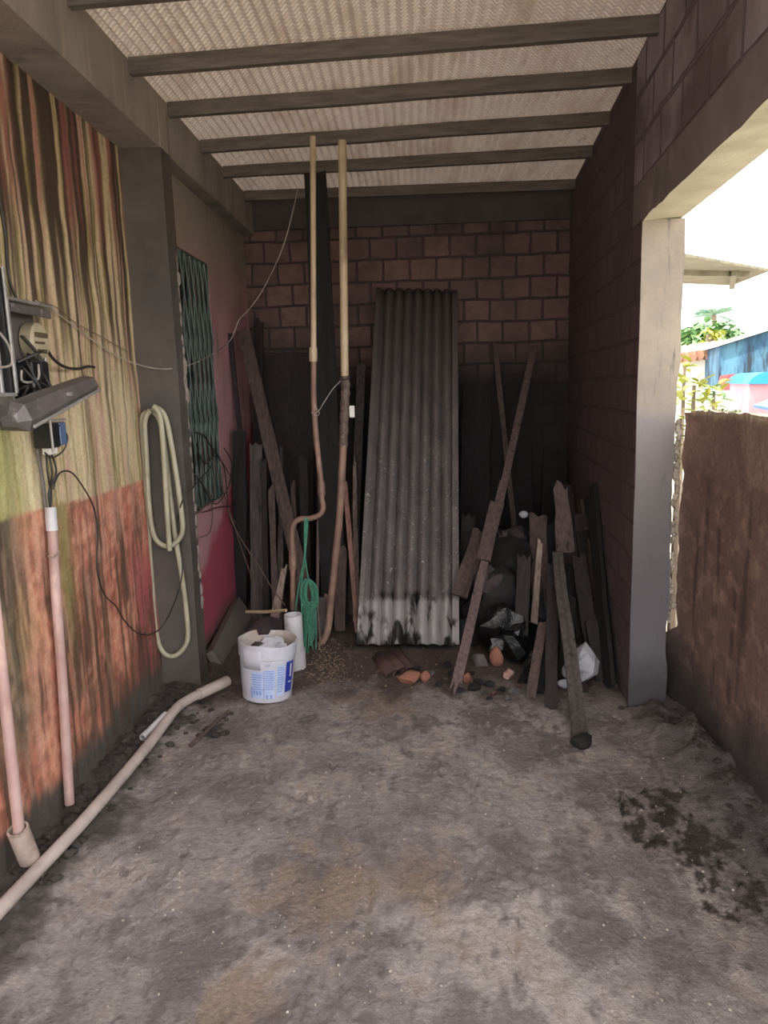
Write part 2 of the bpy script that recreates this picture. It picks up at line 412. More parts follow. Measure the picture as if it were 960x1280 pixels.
fo = struct('floor', g, fl_mat, 'rough grey cement and dirt floor', smooth=False)
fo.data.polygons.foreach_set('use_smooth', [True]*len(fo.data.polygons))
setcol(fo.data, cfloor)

# ---- left wall, front part: stained painted plaster
def cwall(p):
    Y, z = p.y, p.z
    s1 = fbm(Y*9, z*.35, 2, 3); s2 = fbm(Y*26, z*.5, 5, 3); s3 = fbm(Y*60, z*1.2, 8, 3); b = fbm(Y*3, z*3, 4, 5); bb = fbm(Y*18, z*16, 6, 4)
    line = 1.19-.03*sm(2.5, 3.2, Y)+.006*bb
    up = mixc((204, 180, 140), (194, 150, 130), sm(-.1, .35, s1))
    up = mixc(up, (222, 206, 160), .8*sm(.05, .4, s2)*sm(2.2, 1.3, z))
    up = mixc(up, (142, 132, 72), .85*sm(.05, .35, s3+.3*s1))
    hi = sm(1.15, 2.35, z)                      # mould runs start at the top
    zone = sm(1.9, 2.2, Y)*(1-.65*sm(3.2, 3.45, Y))
    dk = sm(-.12, .22, s2+.5*s1+(.72*hi-.42)*zone-.08)
    up = mixc(up, (62, 46, 36), .93*dk*(.35+.65*hi))
    up = mixc(up, (164, 88, 86), .7*sm(2.1, 2.5, z)*sm(.12, .35, fbm(Y*16, z*.3, 21, 2)))
    gy = sm(2.62, 2.35, Y+.06*b)*sm(2.15, 1.6, z)
    up = mixc(up, (158, 158, 84), .85*gy*sm(-.5, .2, b+.3)); up = mixc(up, (176, 176, 112), .6*gy*sm(.0, .3, bb))
    lo = mixc((204, 126, 98), (184, 104, 82), sm(-.3, .3, b))
    lo = mixc(lo, (226, 178, 140), .45*sm(.05, .4, bb))
    lo = mixc(lo, (120, 78, 56), .5*sm(.05, .4, -bb+.3*s2))
    lo = mixc(lo, (208, 150, 126), .6*sm(.05, .4, s2))
    lo = mixc(lo, (176, 84, 82), sm(3.3, 3.5, Y+.1*b)*sm(1.0, .6, z))
    gl = math.exp(-((Y-2.78)/.07)**2)*sm(.35, .8, z)
    lo = mixc(lo, (140, 134, 76), .85*gl)
    ol = sm(2.62, 2.3, Y+.08*b)
    lo = mixc(lo, (180, 152, 94), .85*ol*sm(.3, .75, z+.3*b))
    lo = mixc(lo, (88, 84, 66), .85*math.exp(-((Y-2.35-.05*b)/.07)**2)*sm(.2, .5, z))
    runs = sm(-.05, .3, s2+.4*b+.12)
    lo = mixc(lo, (98, 62, 42), .85*runs*math.exp(-((z-.52-.1*b)/.27)**2)*sm(2.68, 2.85, Y)*sm(3.55, 3.3, Y))
    lo = mixc(lo, (112, 74, 56), .6*sm(.0, .35, b+.4*bb)*sm(.75, .3, z))
    lo = mixc(lo, (70, 50, 38), .7*sm(.02, .25, s3)*sm(.5, .9, z)*sm(.1, .4, s1+.2))
    c = mixc(up, lo, sm(line+.006, line-.006, z))
    base_ = .13+.05*b+.03*s2
    c = mixc(c, (82, 76, 70), sm(base_+.07, base_-.02, z))
    c = mixc(c, (84, 62, 48), .75*sm(.08, .4, fbm(Y*22, z*1.3, 31, 5)+.35*b)*sm(1.25, .8, z))
    c = mixc(c, (206, 160, 134), .5*sm(.1, .4, fbm(Y*30, z*2.2, 37, 5)+.2*bb)*sm(1.2, 1.0, z)*sm(.2, .5, z))
    m_ = sum(c)/3; return mixc(c, (m_, m_, m_), .12)
g = G(); st = .0125; y0 = 1.7; ny = int((3.75-y0)/st); nz = int(2.8/st)
for j in range(nz+1):
    for i in range(ny+1):
        Y = y0+i*st; z = -.02+j*st
        g.v.append(Vector((XF+.006*fbm(Y*4, z*4, 1, 4)+.004*fbm(Y*20, z*3, 3, 3), Y, z)))
g.f = [(j*(ny+1)+i, j*(ny+1)+i+1, (j+1)*(ny+1)+i+1, (j+1)*(ny+1)+i) for j in range(nz) for i in range(ny)]
g.box((XF-.2, -1.2, -.1), (XF-.012, 3.80, 3.02))
g.box((XF-.02, -1.2, -.1), (XF, y0, 2.8))
wl = struct('wall_left', g, vcol_mat('stained_painted_plaster', .85, .55, .008, 34, fine=(.82, 1.14)), 'stained red and cream painted plaster wall')
setcol(wl.data, cwall)

# ---- left wall, rear part with window opening
wy0, wy1, wz0, wz1 = 4.05, 4.80, .90, 2.39
t = NT('pink_plaster')
sep = t.n('SeparateXYZ'); t.l(t.co, sep.inputs[0])
nn = t.math('MULTIPLY', t.math('SUBTRACT', t.noise(3, 4), .5), .5)
c = t.mix(t.ramp(t.noise(2.5, 5), .35, .7), lin((196, 146, 150)), lin((172, 128, 134)))
c = t.mix(t.ramp(t.math('ADD', sep.outputs[2], nn), 2.1, 2.6), c, lin((152, 142, 130)))
c = t.mix(t.ramp(t.noise(12, 4, (1, 1, .15)), .6, .75), c, lin((140, 118, 108)))
ln = t.ramp(t.math('ADD', t.math('ADD', sep.outputs[2], t.math('MULTIPLY', nn, .9)), t.math('MULTIPLY', t.math('SUBTRACT', sep.outputs[1], 4.7), -.5)), .84, .72)
c = t.mix(ln, c, lin((168, 74, 92)))
c = t.mix(t.ramp(t.math('ADD', sep.outputs[2], nn), .22, .08), c, lin((88, 74, 72)))
t.l(c, t.b.inputs['Base Color']); t.b.inputs['Roughness'].default_value = .85; t.bump(t.noise(40, 5), .4, .006)
pink = t.m
g = G()
g.box((XB-.16, 3.86, -.1), (XB, wy0, 3.02)); g.box((XB-.16, wy1, -.1), (XB, 6.1, 3.02))
g.box((XB-.16, wy0, -.1), (XB, wy1, wz0)); g.box((XB-.16, wy0, wz1), (XB, wy1, 3.02))
struct('wall_left_rear', g, pink, 'pink plastered wall with barred window')
# ---- rear wall, ring beams, right wall
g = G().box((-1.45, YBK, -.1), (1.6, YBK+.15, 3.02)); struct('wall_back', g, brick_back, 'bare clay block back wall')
ring = M('dark_ring_beam', (84, 74, 72), (66, 58, 58), 3, bump=.3)
g = G().box((XB, YBK-.03, 2.80), (1.24, YBK, 3.015)); struct('trim_1', g, ring, 'dark concrete ring beam on the back wall')
g = G(); g.box((XF-.02, -1.2, 2.765), (XP, 3.74, 3.02), bev=.006); g.box((XF-.02, 3.74, 2.765), (XP, YBK-.03, 3.02), bev=.006)
struct('trim_2', g, beam_mat, 'concrete ring beam above the left wall')
g = G(); nseg = 24
prof = [(XF-.02, 3.72), (XP, 3.74), (XP, 3.885), (XF-.02, 3.885)]
for i in range(nseg+1):
    z = -.05+(2.765+.05)*i/nseg
    for k, (x, y) in enumerate(prof): g.v.append(Vector((x+.006*noise.noise(Vector((k*5, z*2, 1))), y+.006*noise.noise(Vector((k*5, z*2.5, 7))), z)))
for i in range(nseg):
    for k in range(4): g.f.append((i*4+k, i*4+(k+1) % 4, (i+1)*4+(k+1) % 4, (i+1)*4+k))
struct('trim_3', g, pillar_mat, 'dark concrete pillar in the left wall')
# worn pale corner strip on the pillar, enlarged and brightened to paint in side light
g = G(); pts = []
g = G()
rd = random.Random(3)
for i in range(26):
    z = .45+i*.075+rd.uniform(-.01, .01); s_ = rd.uniform(.4, 1)
    if z > 2.3: break
    g.rock((XP-.001, 3.865, z), (.005, .036*s_, .06*s_), i, 1)
struct('trim_4', g, M('worn_mortar_side_lit', (168, 154, 144), (134, 122, 114), 20), 'worn mortar edge of the left pillar, brightened with painted side light')
def rwall(y0, y1, z0, z1, th=.19, g=None, x0=0.0):
    g = g or G()
    a0, a1 = XR(y0), XR(y1)
    vs = [(a0+x0, y0, z0), (a1+x0, y1, z0), (a1+th, y1, z0), (a0+th, y0, z0), (a0+x0, y0, z1), (a1+x0, y1, z1), (a1+th, y1, z1), (a0+th, y0, z1)]
    return g.add(vs, [(0, 3, 2, 1), (4, 5, 6, 7), (0, 1, 5, 4), (1, 2, 6, 5), (2, 3, 7, 6), (3, 0, 4, 7)])
YJ = 3.43
g = rwall(YJ+.20, 6.0, -.1, 3.02); rwall(YJ+.010, YJ+.20, -.1, 2.29, .03, g); rwall(-1.2, YJ+.20, 2.455, 3.02, g=g)
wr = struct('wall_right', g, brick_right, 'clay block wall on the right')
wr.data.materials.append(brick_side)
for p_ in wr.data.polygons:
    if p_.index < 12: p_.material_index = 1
# jamb pillar, with uneven outer edge
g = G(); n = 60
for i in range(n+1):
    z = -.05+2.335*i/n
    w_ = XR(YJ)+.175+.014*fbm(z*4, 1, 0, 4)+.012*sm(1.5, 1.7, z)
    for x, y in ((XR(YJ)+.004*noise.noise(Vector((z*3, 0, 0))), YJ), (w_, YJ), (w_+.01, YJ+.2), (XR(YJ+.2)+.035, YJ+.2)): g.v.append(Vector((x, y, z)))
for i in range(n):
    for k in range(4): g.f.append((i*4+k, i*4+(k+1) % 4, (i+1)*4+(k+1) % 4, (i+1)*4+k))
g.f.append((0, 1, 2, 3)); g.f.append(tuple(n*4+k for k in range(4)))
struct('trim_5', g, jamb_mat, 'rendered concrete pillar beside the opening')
# lintel with ragged lower edge
g = G(); n = 90
for i in range(n+1):
    y = -1.2+(YJ+.2+1.2)*i/n; a = XR(y); e = .010*fbm(y*6, 2, 0, 4); e2 = .014*fbm(y*8, 5, 0, 4)+.012*sm(3.0, 2.4, y)
    for x, z in ((a, 2.285+e), (a, 2.455), (a+.19, 2.455), (a+.175+e2, 2.29+e2)): g.v.append(Vector((x, y, z)))
for i in range(n):
    for k in range(4): g.f.append((i*4+k, (i+1)*4+k, (i+1)*4+(k+1) % 4, i*4+(k+1) % 4))
g.f.append((0, 1, 2, 3)); g.f.append(tuple(n*4+k for k in range(4)))
struct('trim_6', g, M('lintel_render', (128, 116, 114), (108, 97, 98), 3, bump=.4, layers=(((150, 138, 128), 4, (1, 1, 1), .58, .75),)), 'rough concrete lintel over the opening')
lt = bpy.data.objects['trim_6'].data; lt.materials.append(M('cream_soffit_bounce_light', (206, 198, 178), (178, 170, 150), 4, bump=.4))  # cream underside, brightened to paint in light bounced from outside
for p_ in lt.polygons:
    if p_.normal.z < -.7: p_.material_index = 1
# low garden wall
def clow(p):
    b = fbm(p.y*2.5, p.z*2.5, 3, 4); s2 = fbm(p.y*14, p.z*1.0, 4, 3); bb = fbm(p.y*12, p.z*12, 8, 4)
    c = mixc((146, 118, 106), (128, 102, 93), sm(-.3, .3, b))
    c = mixc(c, (118, 92, 84), sm(1.26, 1.14, p.z+.05*b)*.8)
    c = mixc(c, (82, 64, 58), .75*sm(.15, .4, s2)*sm(1.3, 1.0, p.z))
    c = mixc(c, (168, 138, 120), .5*sm(.15, .4, bb))
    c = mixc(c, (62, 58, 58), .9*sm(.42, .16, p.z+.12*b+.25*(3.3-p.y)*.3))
    c = mixc(c, (186, 172, 148), sm(1.42, 1.45, p.z+.012*bb))  # paler top rim: light on the edge painted into the colour
    return c
g = G(); ny, nz = 150, 110
def lowend(z): return YJ+.055+.045*fbm(z*5, 3, 0, 4)+.2*sm(.42, .28, z)-.012*sm(1.0, 1.4, z)
def lowtop(y): return 1.452+.012*fbm(y*9, 4, 0, 4)-.03*sm(3.38, 3.46, y)
lv = {}
for j in range(nz+1):
    for i in range(ny+1):
        zt = j/nz; y_ = -1.2+(YJ+1.2)*((i/ny)**.55); z = -.1+zt*1.55
        if i == ny: y_ = lowend(z)
        elif i > ny-6: y_ = y_+(lowend(z)-YJ)*((i-(ny-6))/6)
        z = z if j < nz else lowtop(y_)
        g.v.append(Vector((1.262+.008*fbm(y_*5, z*5, 2, 4)+.012*max(0, 1-(nz-j)/3)*abs(fbm(y_*12, 2, 1, 3)), y_, z)))
W1 = ny+1
g.f = [(j*W1+i, j*W1+i+1, (j+1)*W1+i+1, (j+1)*W1+i) for j in range(nz) for i in range(ny)]
k0 = len(g.v)                                        # outer face, top and end
for j in range(nz+1): g.v.append(g.v[j*W1+ny]+Vector((.13, .0, 0)))
for j in range(nz): g.f.append((j*W1+ny, k0+j, k0+j+1, (j+1)*W1+ny))
k1 = len(g.v)
for i in range(ny+1): g.v.append(g.v[nz*W1+i]+Vector((.13, 0, -.01)))
for i in range(ny): g.f.append((nz*W1+i, nz*W1+i+1, k1+i+1, k1+i))
g.add([(1.392, -1.2, -.1), (1.392, YJ, -.1), (1.392, YJ, 1.44), (1.392, -1.2, 1.44)], [(0, 1, 2, 3)])
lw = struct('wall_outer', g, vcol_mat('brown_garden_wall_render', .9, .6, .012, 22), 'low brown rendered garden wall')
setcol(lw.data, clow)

# ---- roof sheets (corrugated) and purlins
g = G(); pitch = .046; xs = [-1.75+i*pitch/6 for i in range(int(3.5/pitch*6)+1)]; ys = [.2+i*.3 for i in range(21)]
for y in ys:
    for x in xs: g.v.append(Vector((x, y, 3.033+.010*math.sin(2*math.pi*x/pitch)+.004*noise.noise(Vector((x*.8, y*.8, 0))))))
nx = len(xs); g.f = [(j*nx+i, j*nx+i+1, (j+1)*nx+i+1, (j+1)*nx+i) for j in range(len(ys)-1) for i in range(nx-1)]
t = NT('corrugated_roof_sheet')
wv = t.n('TexWave', bands_direction='Y'); wv.inputs['Scale'].default_value = 10.5; wv.inputs['Distortion'].default_value = .15; wv.inputs['Detail'].default_value = 2
t.l(t.co, wv.inputs['Vector'])
wx = t.n('TexWave', bands_direction='X'); wx.inputs['Scale'].default_value = 1/pitch/3.18*1.0; t.l(t.co, wx.inputs['Vector'])
spot = t.math('MULTIPLY', t.ramp(wv.outputs['Fac'], .35, .9), t.ramp(t.noise(25, 4), .3, .6))
c = t.mix(spot, lin((206, 192, 182)), lin((246, 240, 232)))
c = t.mix(t.ramp(t.noise(3.0, 5, (2.2, .5, 1)), .5, .75), c, lin((190, 170, 154)))
c = t.mix(t.ramp(t.noise(9, 5), .62, .8), c, lin((165, 148, 136)))
t.l(c, t.b.inputs['Base Color']); t.b.inputs['Roughness'].default_value = .8
t.bump(wv.outputs['Fac'], .25, .006)
tr = t.n('BsdfTranslucent'); t.l(t.mix(1.0, c, lin((255, 246, 236)), 'MULTIPLY'), tr.inputs[0]); mx = t.n('MixShader'); mx.inputs[0].default_value = .022
t.l(t.b.outputs[0], mx.inputs[1]); t.l(tr.outputs[0], mx.inputs[2]); t.l(mx.outputs[0], t.t.nodes['Material Output'].inputs[0])
cl = struct('ceiling', g, t.m, 'corrugated roof sheets seen from below', smooth=True)
PUR = [((100, 6), (860, -60)), ((170, 92), (828, 40)), ((220, 145), (792, 103)), ((260, 190), (767, 155)), ((290, 221), (744, 196)), ((322, 250), (722, 236))]
ptags = ['nearest ceiling batten', 'second ceiling batten from the front', 'third ceiling batten from the front', 'fourth ceiling batten, above the pipes', 'fifth ceiling batten from the front', 'ceiling batten nearest the back wall']
for i, (a, b) in enumerate(PUR):
    A = atz(*a, 2.955); B = atz(*b, 2.955); d = (B-A).normalized(); A = A+d*((XP-.0-A.x)/d.x); B = B+d*((XR(B.y)+.03-B.x)/d.x)
    up = Vector((0, 0, .068)); th = Vector((0, .035, 0)); g = G(); n = 10; vs = []
    for k in range(n+1):
        p = A.lerp(B, k/n)+Vector((0, .004*noise.noise(Vector((k*.5, i, 0))), .004*noise.noise(Vector((k*.4, i, 5)))))
        for q in (p, p+th, p+th+up, p+up): g.v.append(q)
    for k in range(n):
        for e in range(4): g.f.append((k*4+e, k*4+(e+1) % 4, (k+1)*4+(e+1) % 4, (k+1)*4+e))
    g.f.append((0, 1, 2, 3)); g.f.append(tuple(n*4+e for e in range(4)))
    struct('trim_%d' % (7+i), g, purlin_mat, ptags[i])

# ---- window with folding green grille
win = bpy.data.objects.new('window_1', None); COL.objects.link(win); win.location = (XB, (wy0+wy1)/2, wz0)
win['kind'] = 'structure'; win['label'] = 'window with green folding security grille'; win['category'] = 'window'
obj('dark_interior_panel', G().box((XB-.17, wy0-.02, wz0-.02), (XB-.13, wy1+.02, wz1+.02)), black_in, win)  # black panel standing in for the dark interior behind the grille
g = G()
for lo, hi in (((XB-.03, wy0, wz0), (XB-.005, wy0+.02, wz1)), ((XB-.03, wy1-.02, wz0), (XB-.005, wy1, wz1)), ((XB-.03, wy0, wz1-.02), (XB-.005, wy1, wz1)), ((XB-.03, wy0, wz0), (XB-.005, wy1, wz0+.02))):
    g.box(lo, hi, bev=.003)
obj('window_frame', g, grille_mat, win)
nb = 8
for i in range(nb):
    y = wy0+.03+(wy1-wy0-.06)*i/(nb-1)
    obj('grille_bar', G().box((XB-.022, y-.008, wz0+.02), (XB-.004, y+.008, wz1-.02), bev=.003), grille_mat, win)
g = G(); hgt = (wz1-wz0-.04)/3
for i in range(nb-1):
    ya = wy0+.03+(wy1-wy0-.06)*i/(nb-1); yb = wy0+.03+(wy1-wy0-.06)*(i+1)/(nb-1)
    for k in range(3):
        z = wz0+.02+k*hgt
        g.tube([(XB+.003, ya, z), (XB+.003, yb, z+hgt)], .0065, 5); g.tube([(XB+.009, yb, z), (XB+.009, ya, z+hgt)], .0065, 5)
obj('lattice', g, grille_mat, win)

# ================================================================== PIPES
PY_ = 4.27
def pp(*a, y=PY_): return [aty(px, py, y) for px, py in a]
def bend_pipe(lst, r0): return smoothpath(lst, 5)
pA = thing('water_pipe', 'thin cream pipe hanging from the ceiling, left one, ending in an S bend', 'pipe', aty(368, 750, PY_))
up_ = [Vector((aty(391, 170, PY_).x, PY_, 2.95))]+pp((391.5, 300), (392, 440))
obj('upper_tube', G().tube(up_, .0165, 14), pvc_cream, pA, True)
obj('coupling', G().tube(pp((391.5, 434), (391.5, 437), (391.5, 449), (391.5, 452)), [.021, .024, .024, .021], 14), pvc_cream, pA, True)
obj('lower_tube', G().tube(smoothpath(pp((392, 450), (392, 490), (393, 515), (396, 555), (401, 600), (402, 622), (404, 634), (400, 643), (388, 648), (375, 649), (367, 656), (365, 670), (366, 695), (366, 762)), 5), .0165, 14), pvc_brown, pA, True)
obj('coupling', G().tube(pp((401, 602), (401.5, 606), (402, 616), (402, 620)), [.02, .023, .023, .02], 14), pvc_brown, pA, True)
obj('coupling', G().tube(pp((366, 688), (366, 692), (366, 708), (366, 712)), [.022, .025, .025, .022], 14), pvc_brown, pA, True)
pB = thing('drain_pipe', 'thicker cream pipe hanging from the ceiling, right one, with taped middle joint', 'pipe', aty(392, 815, 4.3))
YB = 4.36
obj('upper_tube', G().tube([Vector((aty(428, 184, YB).x, YB, 2.95))]+pp((429, 300), (431, 472), y=YB), .0235, 16), pvc_cream, pB, True)
obj('taped_section', G().tube(smoothpath(pp((431, 470), (432, 485), (431, 505), (430, 530), (429, 558), y=YB), 6), [.027+.003*math.sin(i*1.7) for i in range(25)], 14), tape_mat, pB, True)
obj('lower_tube', G().tube(smoothpath(pp((429, 556), (427, 600), (424, 650), (419, 700), (414, 750), (410, 785), (403, 802), (392, 812), (380, 816), y=YB), 5), .0225, 14), pvc_brown, pB, True)
obj('clip', G().box(aty(437, 522, YB)-Vector((.0, .015, 0)), aty(443, 507, YB)+Vector((0, .012, 0)), bev=.004), plain_white, pB)
obj('tie', G().tube(pp((424, 474), (431, 475), (437, 473), y=YB-.027), .005, 6), wire_dark, pB)
# string tying both pipes
single('tie_string', G().tube(smoothpath([aty(393, 516, PY_-.02), aty(398, 514, PY_-.03), aty(405, 503, 4.3), aty(412, 492, 4.31), aty(418, 484, 4.32), aty(426, 476, YB-.03)], 4), .0025, 5).tube(smoothpath([aty(393, 506, PY_-.03), aty(399, 516, PY_-.04), aty(396, 520, PY_-.03), aty(389, 515, PY_-.03)], 4), .002, 5),
       wire_pale, 'pale string tying the two hanging pipes together', 'string')
# standing white pipe
wp = thing('standing_pipe', 'short white pipe standing upright behind the bucket', 'pipe', atz(370, 838, 0))
b0 = atz(370, 836, 0); tt = Vector((aty(366, 768, b0.y).x, b0.y, aty(366, 768, b0.y).z))
obj('tube', G().pipe([b0+Vector((0, 0, .06)), b0.lerp(tt, .5)+Vector((0, 0, .03)), tt], .052, .047, 24), pvc_white, wp, True)
obj('socket', G().pipe([b0, b0+Vector((0, 0, .115)), b0+Vector((0, 0, .12))], .060, .050, 24), pvc_white, wp, True)
# pipe along the floor
path = smoothpath([atz(-14, 1152, .055), atz(30, 1105, .058), atz(110, 1020, .055), atz(180, 938, .058), atz(205, 905, .06), atz(222, 884, .06), atz(240, 872, .06), atz(262, 862, .06), atz(284, 851, .06)], 5)
fpth = thing('floor_pipe', 'long pale pipe lying on the floor along the left wall', 'pipe', (path[0].x, path[0].y, 0))
obj('tube', G().tube(path, .024, 14), pvc_grey, fpth, True)
obj('socket', G().tube([path[-9], path[-4], path[-1]], .029, 14), pvc_grey, fpth, True)
q0 = atz(178, 922, .06); q1 = atz(207, 893, .07)
single('pipe_offcut', G().pipe([q0, q0.lerp(q1, .5), q1], .016, .012, 14), pvc_white, 'short white pipe offcut lying between the floor pipe and the red wall', 'pipe', smooth=True)
s0 = atz(238, 932, .018); s1 = atz(286, 889, .03)
single('wooden_stick', G().tube(smoothpath([s0, s0.lerp(s1, .3)+Vector((.006, 0, .004)), s0.lerp(s1, .65)-Vector((.004, 0, 0)), s1], 4), [.011]*4+[.009]*9, 7), W_brown, 'thin bent stick on the floor just left of the bucket', 'stick')

# conduits on the red wall
cB = thing('conduit', 'pink painted conduit on the red wall with a pale upper sleeve', 'conduit', atx(88, 1004, XF+.03))
obj('tube', G().tube([atx(87, 1005, XF+.03), atx(78, 850, XF+.03), atx(69, 730, XF+.03), atx(65, 658, XF+.03)], .0185, 14), pvc_pink, cB, True)
obj('sleeve', G().pipe([atx(65, 663, XF+.03), atx(64, 650, XF+.03), atx(63, 634, XF+.03)], .021, .014, 14), pvc_white, cB, True)
obj('wire_tie', G().tube(smoothpath([atx(60, 695, XF+.05), atx(67, 697, XF+.055), atx(73, 690, XF+.05), atx(70, 686, XF+.04)], 4), .003, 5), wire_pale, cB)
cC = thing('conduit', 'pink conduit at the left edge standing in a wide grey socket', 'conduit', atx(30, 1080, XF+.06))
obj('tube', G().tube([atx(24, 1040, XF+.06), atx(10, 910, XF+.05), atx(-4, 780, XF+.04), atx(-20, 640, XF+.04)], .0185, 14), pvc_pink, cC, True)
e0 = atx(37, 1074, XF+.07); e1 = atx(22, 1036, XF+.06)
obj('socket', G().pipe([e0, e0.lerp(e1, .5), e1], .034, .027, 20), M('grimy_socket', (176, 158, 146), (140, 124, 114), 12, layers=(((110, 104, 82), 14, (1, 1, 1), .55, .7),)), cC, True)

# hose hung on the pillar
def hp(l, y): return [aty(px, py, y) for px, py in l]
g = G()
g.tube(smoothpath(hp([(184, 514), (177, 524), (179, 554), (182, 614), (186, 670), (190, 732), (195, 790), (204, 815), (217, 820), (230, 810), (235, 790), (229, 732), (220, 676), (212, 614), (205, 554), (199, 524), (188, 512)], 3.695), 5), .0135, 10)
g.tube(smoothpath(hp([(188, 512), (181, 528), (183, 569), (186, 628), (192, 668), (205, 682), (219, 679), (228, 664), (226, 634), (218, 578), (210, 533), (203, 515), (192, 508)], 3.668), 5), .0135, 10)
g.tube(smoothpath(hp([(192, 508), (200, 520), (204, 560), (208, 628), (212, 688)], 3.645), 5), .0135, 10)
hz = thing('hose', 'coiled cream hose hanging in loops on the dark pillar', 'hose', aty(205, 820, 3.695))
obj('hose_loops', g, hose_mat, hz, True)
obj('nail', G().tube([aty(190, 516, 3.74), aty(190, 512, 3.63)], .005, 8), metal_grey, hz)

# green rope
g = G(); yr = 4.22
rp = lambda l, dy=0: smoothpath([aty(px, py, yr+dy) for px, py in l], 5)
g.tube(rp([(383, 647), (382, 680), (379, 705), (374, 730), (370, 757), (368, 775)]), .0045, 6)
g.tube(rp([(381, 647), (381, 690), (384, 715), (388, 735), (390, 750), (386, 800), (384, 838)], -.01), .0045, 6)
g.tube(rp([(385, 648), (381, 700), (376, 740), (379, 780), (383, 812), (380, 760), (377, 735)], .01), .0045, 6)
for k in range(6):
    rd = random.Random(k+20); x0 = 384+rd.uniform(-3, 3); w_ = rd.uniform(5, 9)
    g.tube(rp([(x0, 724), (x0+w_, 733), (x0+w_+2, 752), (x0+w_/2, 757+k), (x0-w_*.6, 748), (x0-w_*.5, 730), (x0, 724)], -.02+.006*k), .0045, 6)
for k in range(7):
    rd = random.Random(k+40); x0 = 377+k*2.3; L = rd.uniform(790, 832)
    g.tube(rp([(x0, 752), (x0-2+rd.uniform(-2, 2), 775), (x0+rd.uniform(-2, 2), L-14), (x0+2, L), (x0+4, L-12), (x0+4, 770), (x0+3, 754)], -.02+.007*k), .0042, 6)
rt = thing('rope', 'tangled green rope hanging from the S-bent pipe', 'rope', aty(384, 838, yr))
obj('strands', g, rope_mat, rt, True)
obj('frayed_end', G().tube(rp([(395, 735), (398, 770), (400, 800), (397, 820), (391, 832), (386, 838)], .01), .0045, 6), rope_end, rt, True)

# horizontal stub by standing pipe
a = aty(308, 765, 4.30); b = aty(357.5, 763, 4.085)
single('thin_pipe', G().tube([a, a.lerp(b, .5)+Vector((0, 0, -.004)), b], .010, 10), pvc_cream, 'thin horizontal pale pipe touching the top of the white standing pipe', 'pipe', smooth=True)

# wires
def wire(name, pts, r, mat, label): return single(name, G().tube(smoothpath(pts, 6), r, 6), mat, label, 'wire', smooth=True)
wire('cable', [atz(372, 236, 2.93), aty(367, 260, 4.3), aty(355, 305, 4.35), aty(340, 340, 4.4), aty(325, 368, 4.45), aty(310, 388, 4.5), aty(299, 400, 4.55), aty(288, 425, 4.5), atx(268, 441, XB+.02), aty(240, 455, 4.0), aty(212, 461, 3.72), aty(185, 459, 3.69), atx(150, 447, XF+.03), atx(120, 428, XF+.02), atx(90, 405, XF+.02), atx(66, 388, XF+.02), atx(45, 376, XF+.05)], .0028, wire_pale, 'long pale cable drooping from the ceiling to the meter box')
wire('cable', [atx(45, 376, XF+.03), atx(70, 384, XF+.02), atx(95, 404, XF+.02), atx(125, 420, XF+.02), atx(160, 440, XF+.02)], .002, wire_brown, 'thin dusty cable running right from the meter box')
wire('cable', [atx(66, 612, XF+.03), atx(74, 592, XF+.04), atx(88, 590, XF+.04), atx(102, 606, XF+.03), atx(117, 634, XF+.02), atx(122, 668, XF+.02), atx(121, 710, XF+.02), atx(130, 742, XF+.02), atx(145, 758, XF+.02), atx(155, 775, XF+.03), atx(170, 790, XF+.03), atx(188, 793, XF+.04), aty(205, 780, 3.62), aty(220, 748, 3.60), aty(228, 715, 3.62), aty(226, 680, 3.66), aty(222, 650, 3.70), atx(230, 622, XP+.02), atx(245, 605, XP+.05), atx(262, 585, XB+.08), atx(268, 575, XB+.03)], .0035, wire_dark, 'dark cable looping down the red wall from the pale sleeve')
rd = random.Random(5)
tangle = [[(243, 540), (255, 545), (265, 560), (280, 585), (286, 640), (292, 660)],
          [(240, 590), (250, 600), (262, 620), (266, 640), (262, 665), (250, 672)],
          [(245, 555), (256, 580), (270, 570), (285, 590), (292, 612), (288, 645)],
          [(262, 560), (275, 600), (287, 640), (296, 655), (305, 668)],
          [(238, 625), (252, 640), (272, 634), (290, 632), (296, 628)],
          [(266, 575), (268, 612), (256, 632), (245, 642), (241, 632)],
          [(250, 600), (268, 630), (284, 612), (290, 580), (280, 560)]]
tl = ['dark wire running down over the green grille', 'dark wire loop hanging below the green grille', 'dark wire curling right at the grille foot', 'dark wire slanting down past the pink wall edge',
      'wire lying level under the green grille', 'small wire loop at the lower left of the grille', 'wire crossing the lower right of the grille']
for k, l in enumerate(tangle):
    wire('loose_wire', [atx(px, py, XB+.02+.008*k) for px, py in l], .0035, wire_dark if k % 2 == 0 else wire_brown, tl[k])
wire('loose_wire', [atx(284, 632, XB+.04), aty(290, 652, 4.75), aty(305, 680, 4.65), aty(322, 705, 4.5), aty(340, 735, 4.35), aty(356, 756, 4.2)], .004, wire_brown, 'dusty wire sagging from the window to the white standing pipe')
wire('loose_wire', [atx(288, 640, XB+.03), aty(300, 680, 4.75), aty(312, 715, 4.6), aty(322, 758, 4.4)], .003, wire_brown, 'thin wire hanging down in front of the dark boards at left')

